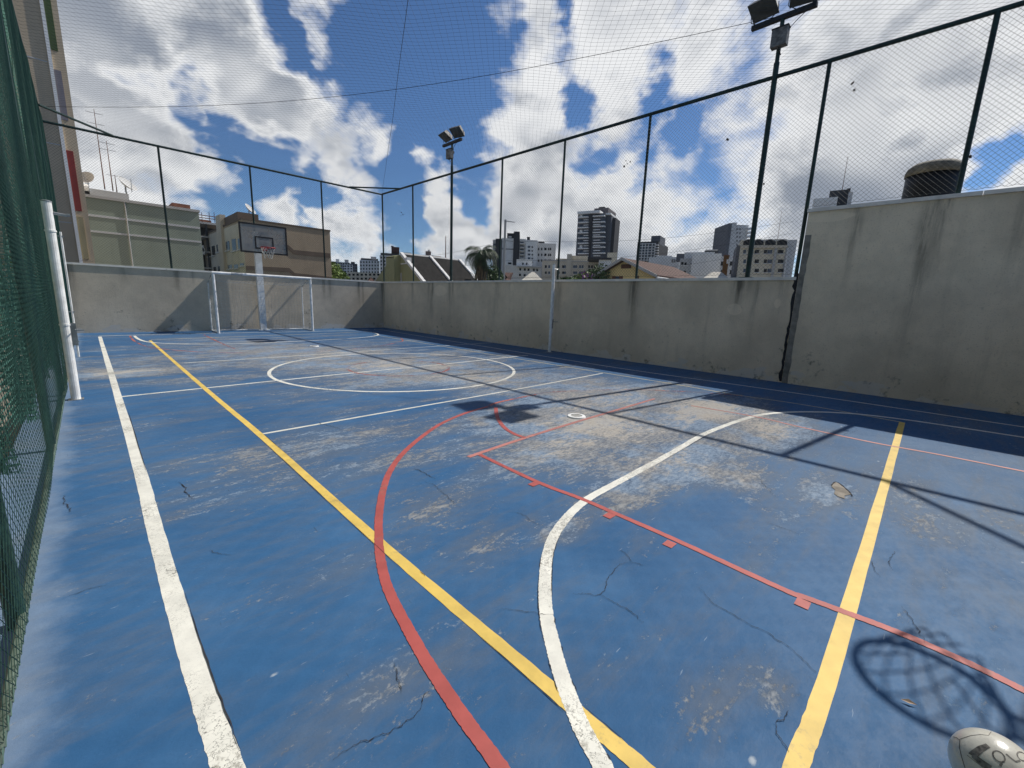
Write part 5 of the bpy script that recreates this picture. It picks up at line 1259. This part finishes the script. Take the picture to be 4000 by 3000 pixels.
# -- behind the tall wall: roof room and water tank
s = Site('roof_house', 'white and dark rooftop rooms showing above the tall wall', 'building', K6, 460, 500, 40, None); s.mass(330, 500, 515, 6, M_wht, 'white_room', .6); s.mass(450, 590, 428, 5, M_dgrey, 'dark_room', -.8); s.mass(588, 620, 440, 4, M_lgrey, 'side_room', -.8); s.slab(575, 410, 602, 430, M_dgrey, 'vent', -1.5, 1)
mast(on(s.pl, 540, 430, s.pl.at(520, 428)[1], -2), 2.6, 'thin antenna on the dark rooftop room above the tall wall', 2, .025)
def tank():
    P = onX(3630, 760, 14.5); R = 1.02; a = onX(3492, 790, 14.5); b = onX(3768, 740, 14.5)
    R = (a-b).length/2*.86; zt = onX(3620, 688, 14.5).z; zc = zt
    t = thing('water_tank', 'black cylindrical water tank with pale lid behind the tall wall', 'water tank', (14.5, P.y, CITY)); c = zt-CITY; n = 40
    prof = [(R*1.03, 0), (R*1.03, c-2.2), (R*1.0, c-1.7), (R*1.035, c-1.62), (R*.985, c-1.5), (R*.985, c-.9), (R*1.02, c-.84), (R*.97, c-.74), (R*.95, c-.28), (R*.95, c-.02)]
    def lathe(pr, m, name):
        mb = MB(); mb.smooth = True
        for r, z in pr:
            for i in range(n): mb.v.append((r*math.cos(2*PI*i/n), r*math.sin(2*PI*i/n), z))
        for j in range(len(pr)-1):
            for i in range(n): mb.f.append((j*n+i, j*n+(i+1) % n, (j+1)*n+(i+1) % n, (j+1)*n+i))
        mb.f.append(tuple((len(pr)-1)*n+i for i in range(n))); return mb.build(name, m, t)
    lathe(prof, simple('black_tank_wall', (.006, .0055, .0055), .55, .3, 3), 'tank_wall')
    lathe([(R*.96, c-.015), (R*1.0, c-.005), (R*1.0, c+.07), (R*.93, c+.17), (R*.75, c+.25), (R*.25, c+.29)], simple('tank_lid', (.17, .155, .115), .8, .25, 3), 'lid')
tank()
# -- utility pole and lines
q = azim(1970, 1000)*52; d = ray(1972, 858); zt = CAM_H+52*d.z/math.hypot(d.x, d.y)
t = thing('utility_pole', 'concrete utility pole with short arms beside the white complex', 'utility pole', (q.x, q.y, CITY))
MB().path([(0, 0, 0), (0, 0, zt-CITY)], [.22, .14], 8).build('pole', M_grey, t)
rv = Vector((math.cos(-.9), math.sin(-.9), 0))
for dz in (.15, 2.3): MB().bar((0, 0, zt-CITY-dz), tuple(rv*1.1+Vector((0, 0, zt-CITY-dz-.12))), .08).build('cross_arm', M_grey, t)
for i, (dz, ex, ey) in enumerate(((2.35, 3100, 865), (4.6, 3100, 910), (6.6, 3100, 960))):
    A = Vector((q.x, q.y, zt-dz)); qe = azim(ex, ey)*60; dd = ray(ex, ey); B = Vector((qe.x, qe.y, CAM_H+60*dd.z/math.hypot(dd.x, dd.y)))
    mb = MB(); mb.path([A.lerp(B, j/16)-Vector((0, 0, .9*math.sin(PI*j/16))) for j in range(17)], .016, 4); tag(mb.build('power_line', M_cable), ('highest', 'middle', 'lowest')[i]+' overhead wire running right from the utility pole', 'wire', 'overhead wires')
    qe = azim(1480, 1010+30*i)*90; dd = ray(1480, 1000+25*i); B = Vector((qe.x, qe.y, CAM_H+90*dd.z/math.hypot(dd.x, dd.y)))
    mb = MB(); mb.path([A.lerp(B, j/16)-Vector((0, 0, .9*math.sin(PI*j/16))) for j in range(17)], .016, 4); tag(mb.build('power_line', M_cable), ('highest', 'middle', 'lowest')[i]+' overhead wire running left from the utility pole', 'wire', 'overhead wires')
# -- dry leaves caught in the right fence
M_dead = simple('dead_leaf', (.07, .05, .035), .9, .3, 30)
rnd = random.Random(21)
def leaf_label(px, py):
    if px < 1600: return 'dead leaf in the small clump caught beside the far corner post'
    if px < 2470: return 'dead leaf in the clump caught in the fence panel right of the tall tower'
    return {2842: 'lone dead leaf caught in the mesh just left of the near floodlight pole', 3330: 'upper of two dead leaves caught in the tall panel right of the near floodlight', 3337: 'lower of two dead leaves caught in the tall panel right of the near floodlight', 3790: 'dead leaf caught in the mesh beside the water tank', 2984: 'dead leaf caught low in the mesh right of the near floodlight pole'}[px]
for (px, py) in ((2445, 628), (2450, 640), (2438, 650), (2462, 632), (2842, 545), (3330, 325), (3337, 352), (3790, 612), (2984, 718), (1568, 830), (1574, 838), (1566, 842)):
    p = onX(px, py, 10.08 if px > 1600 else 9.96); p = onX(px, py, RX(p.y)+.035); s_ = rnd.uniform(.022, .04); mb = MB()
    for k in range(3):
        a = Vector((rnd.uniform(-.3, .3), rnd.uniform(-1, 1), rnd.uniform(-1, 1))).normalized()*s_; b = a.cross(Vector((1, rnd.uniform(-.5, .5), .3))).normalized()*s_*.6; mb.quad(-a, b, a, -b)
    o = mb.build('dead_leaf', M_dead); o.location = p; tag(o, leaf_label(px, py), 'leaf', 'dead leaves caught in the fence')
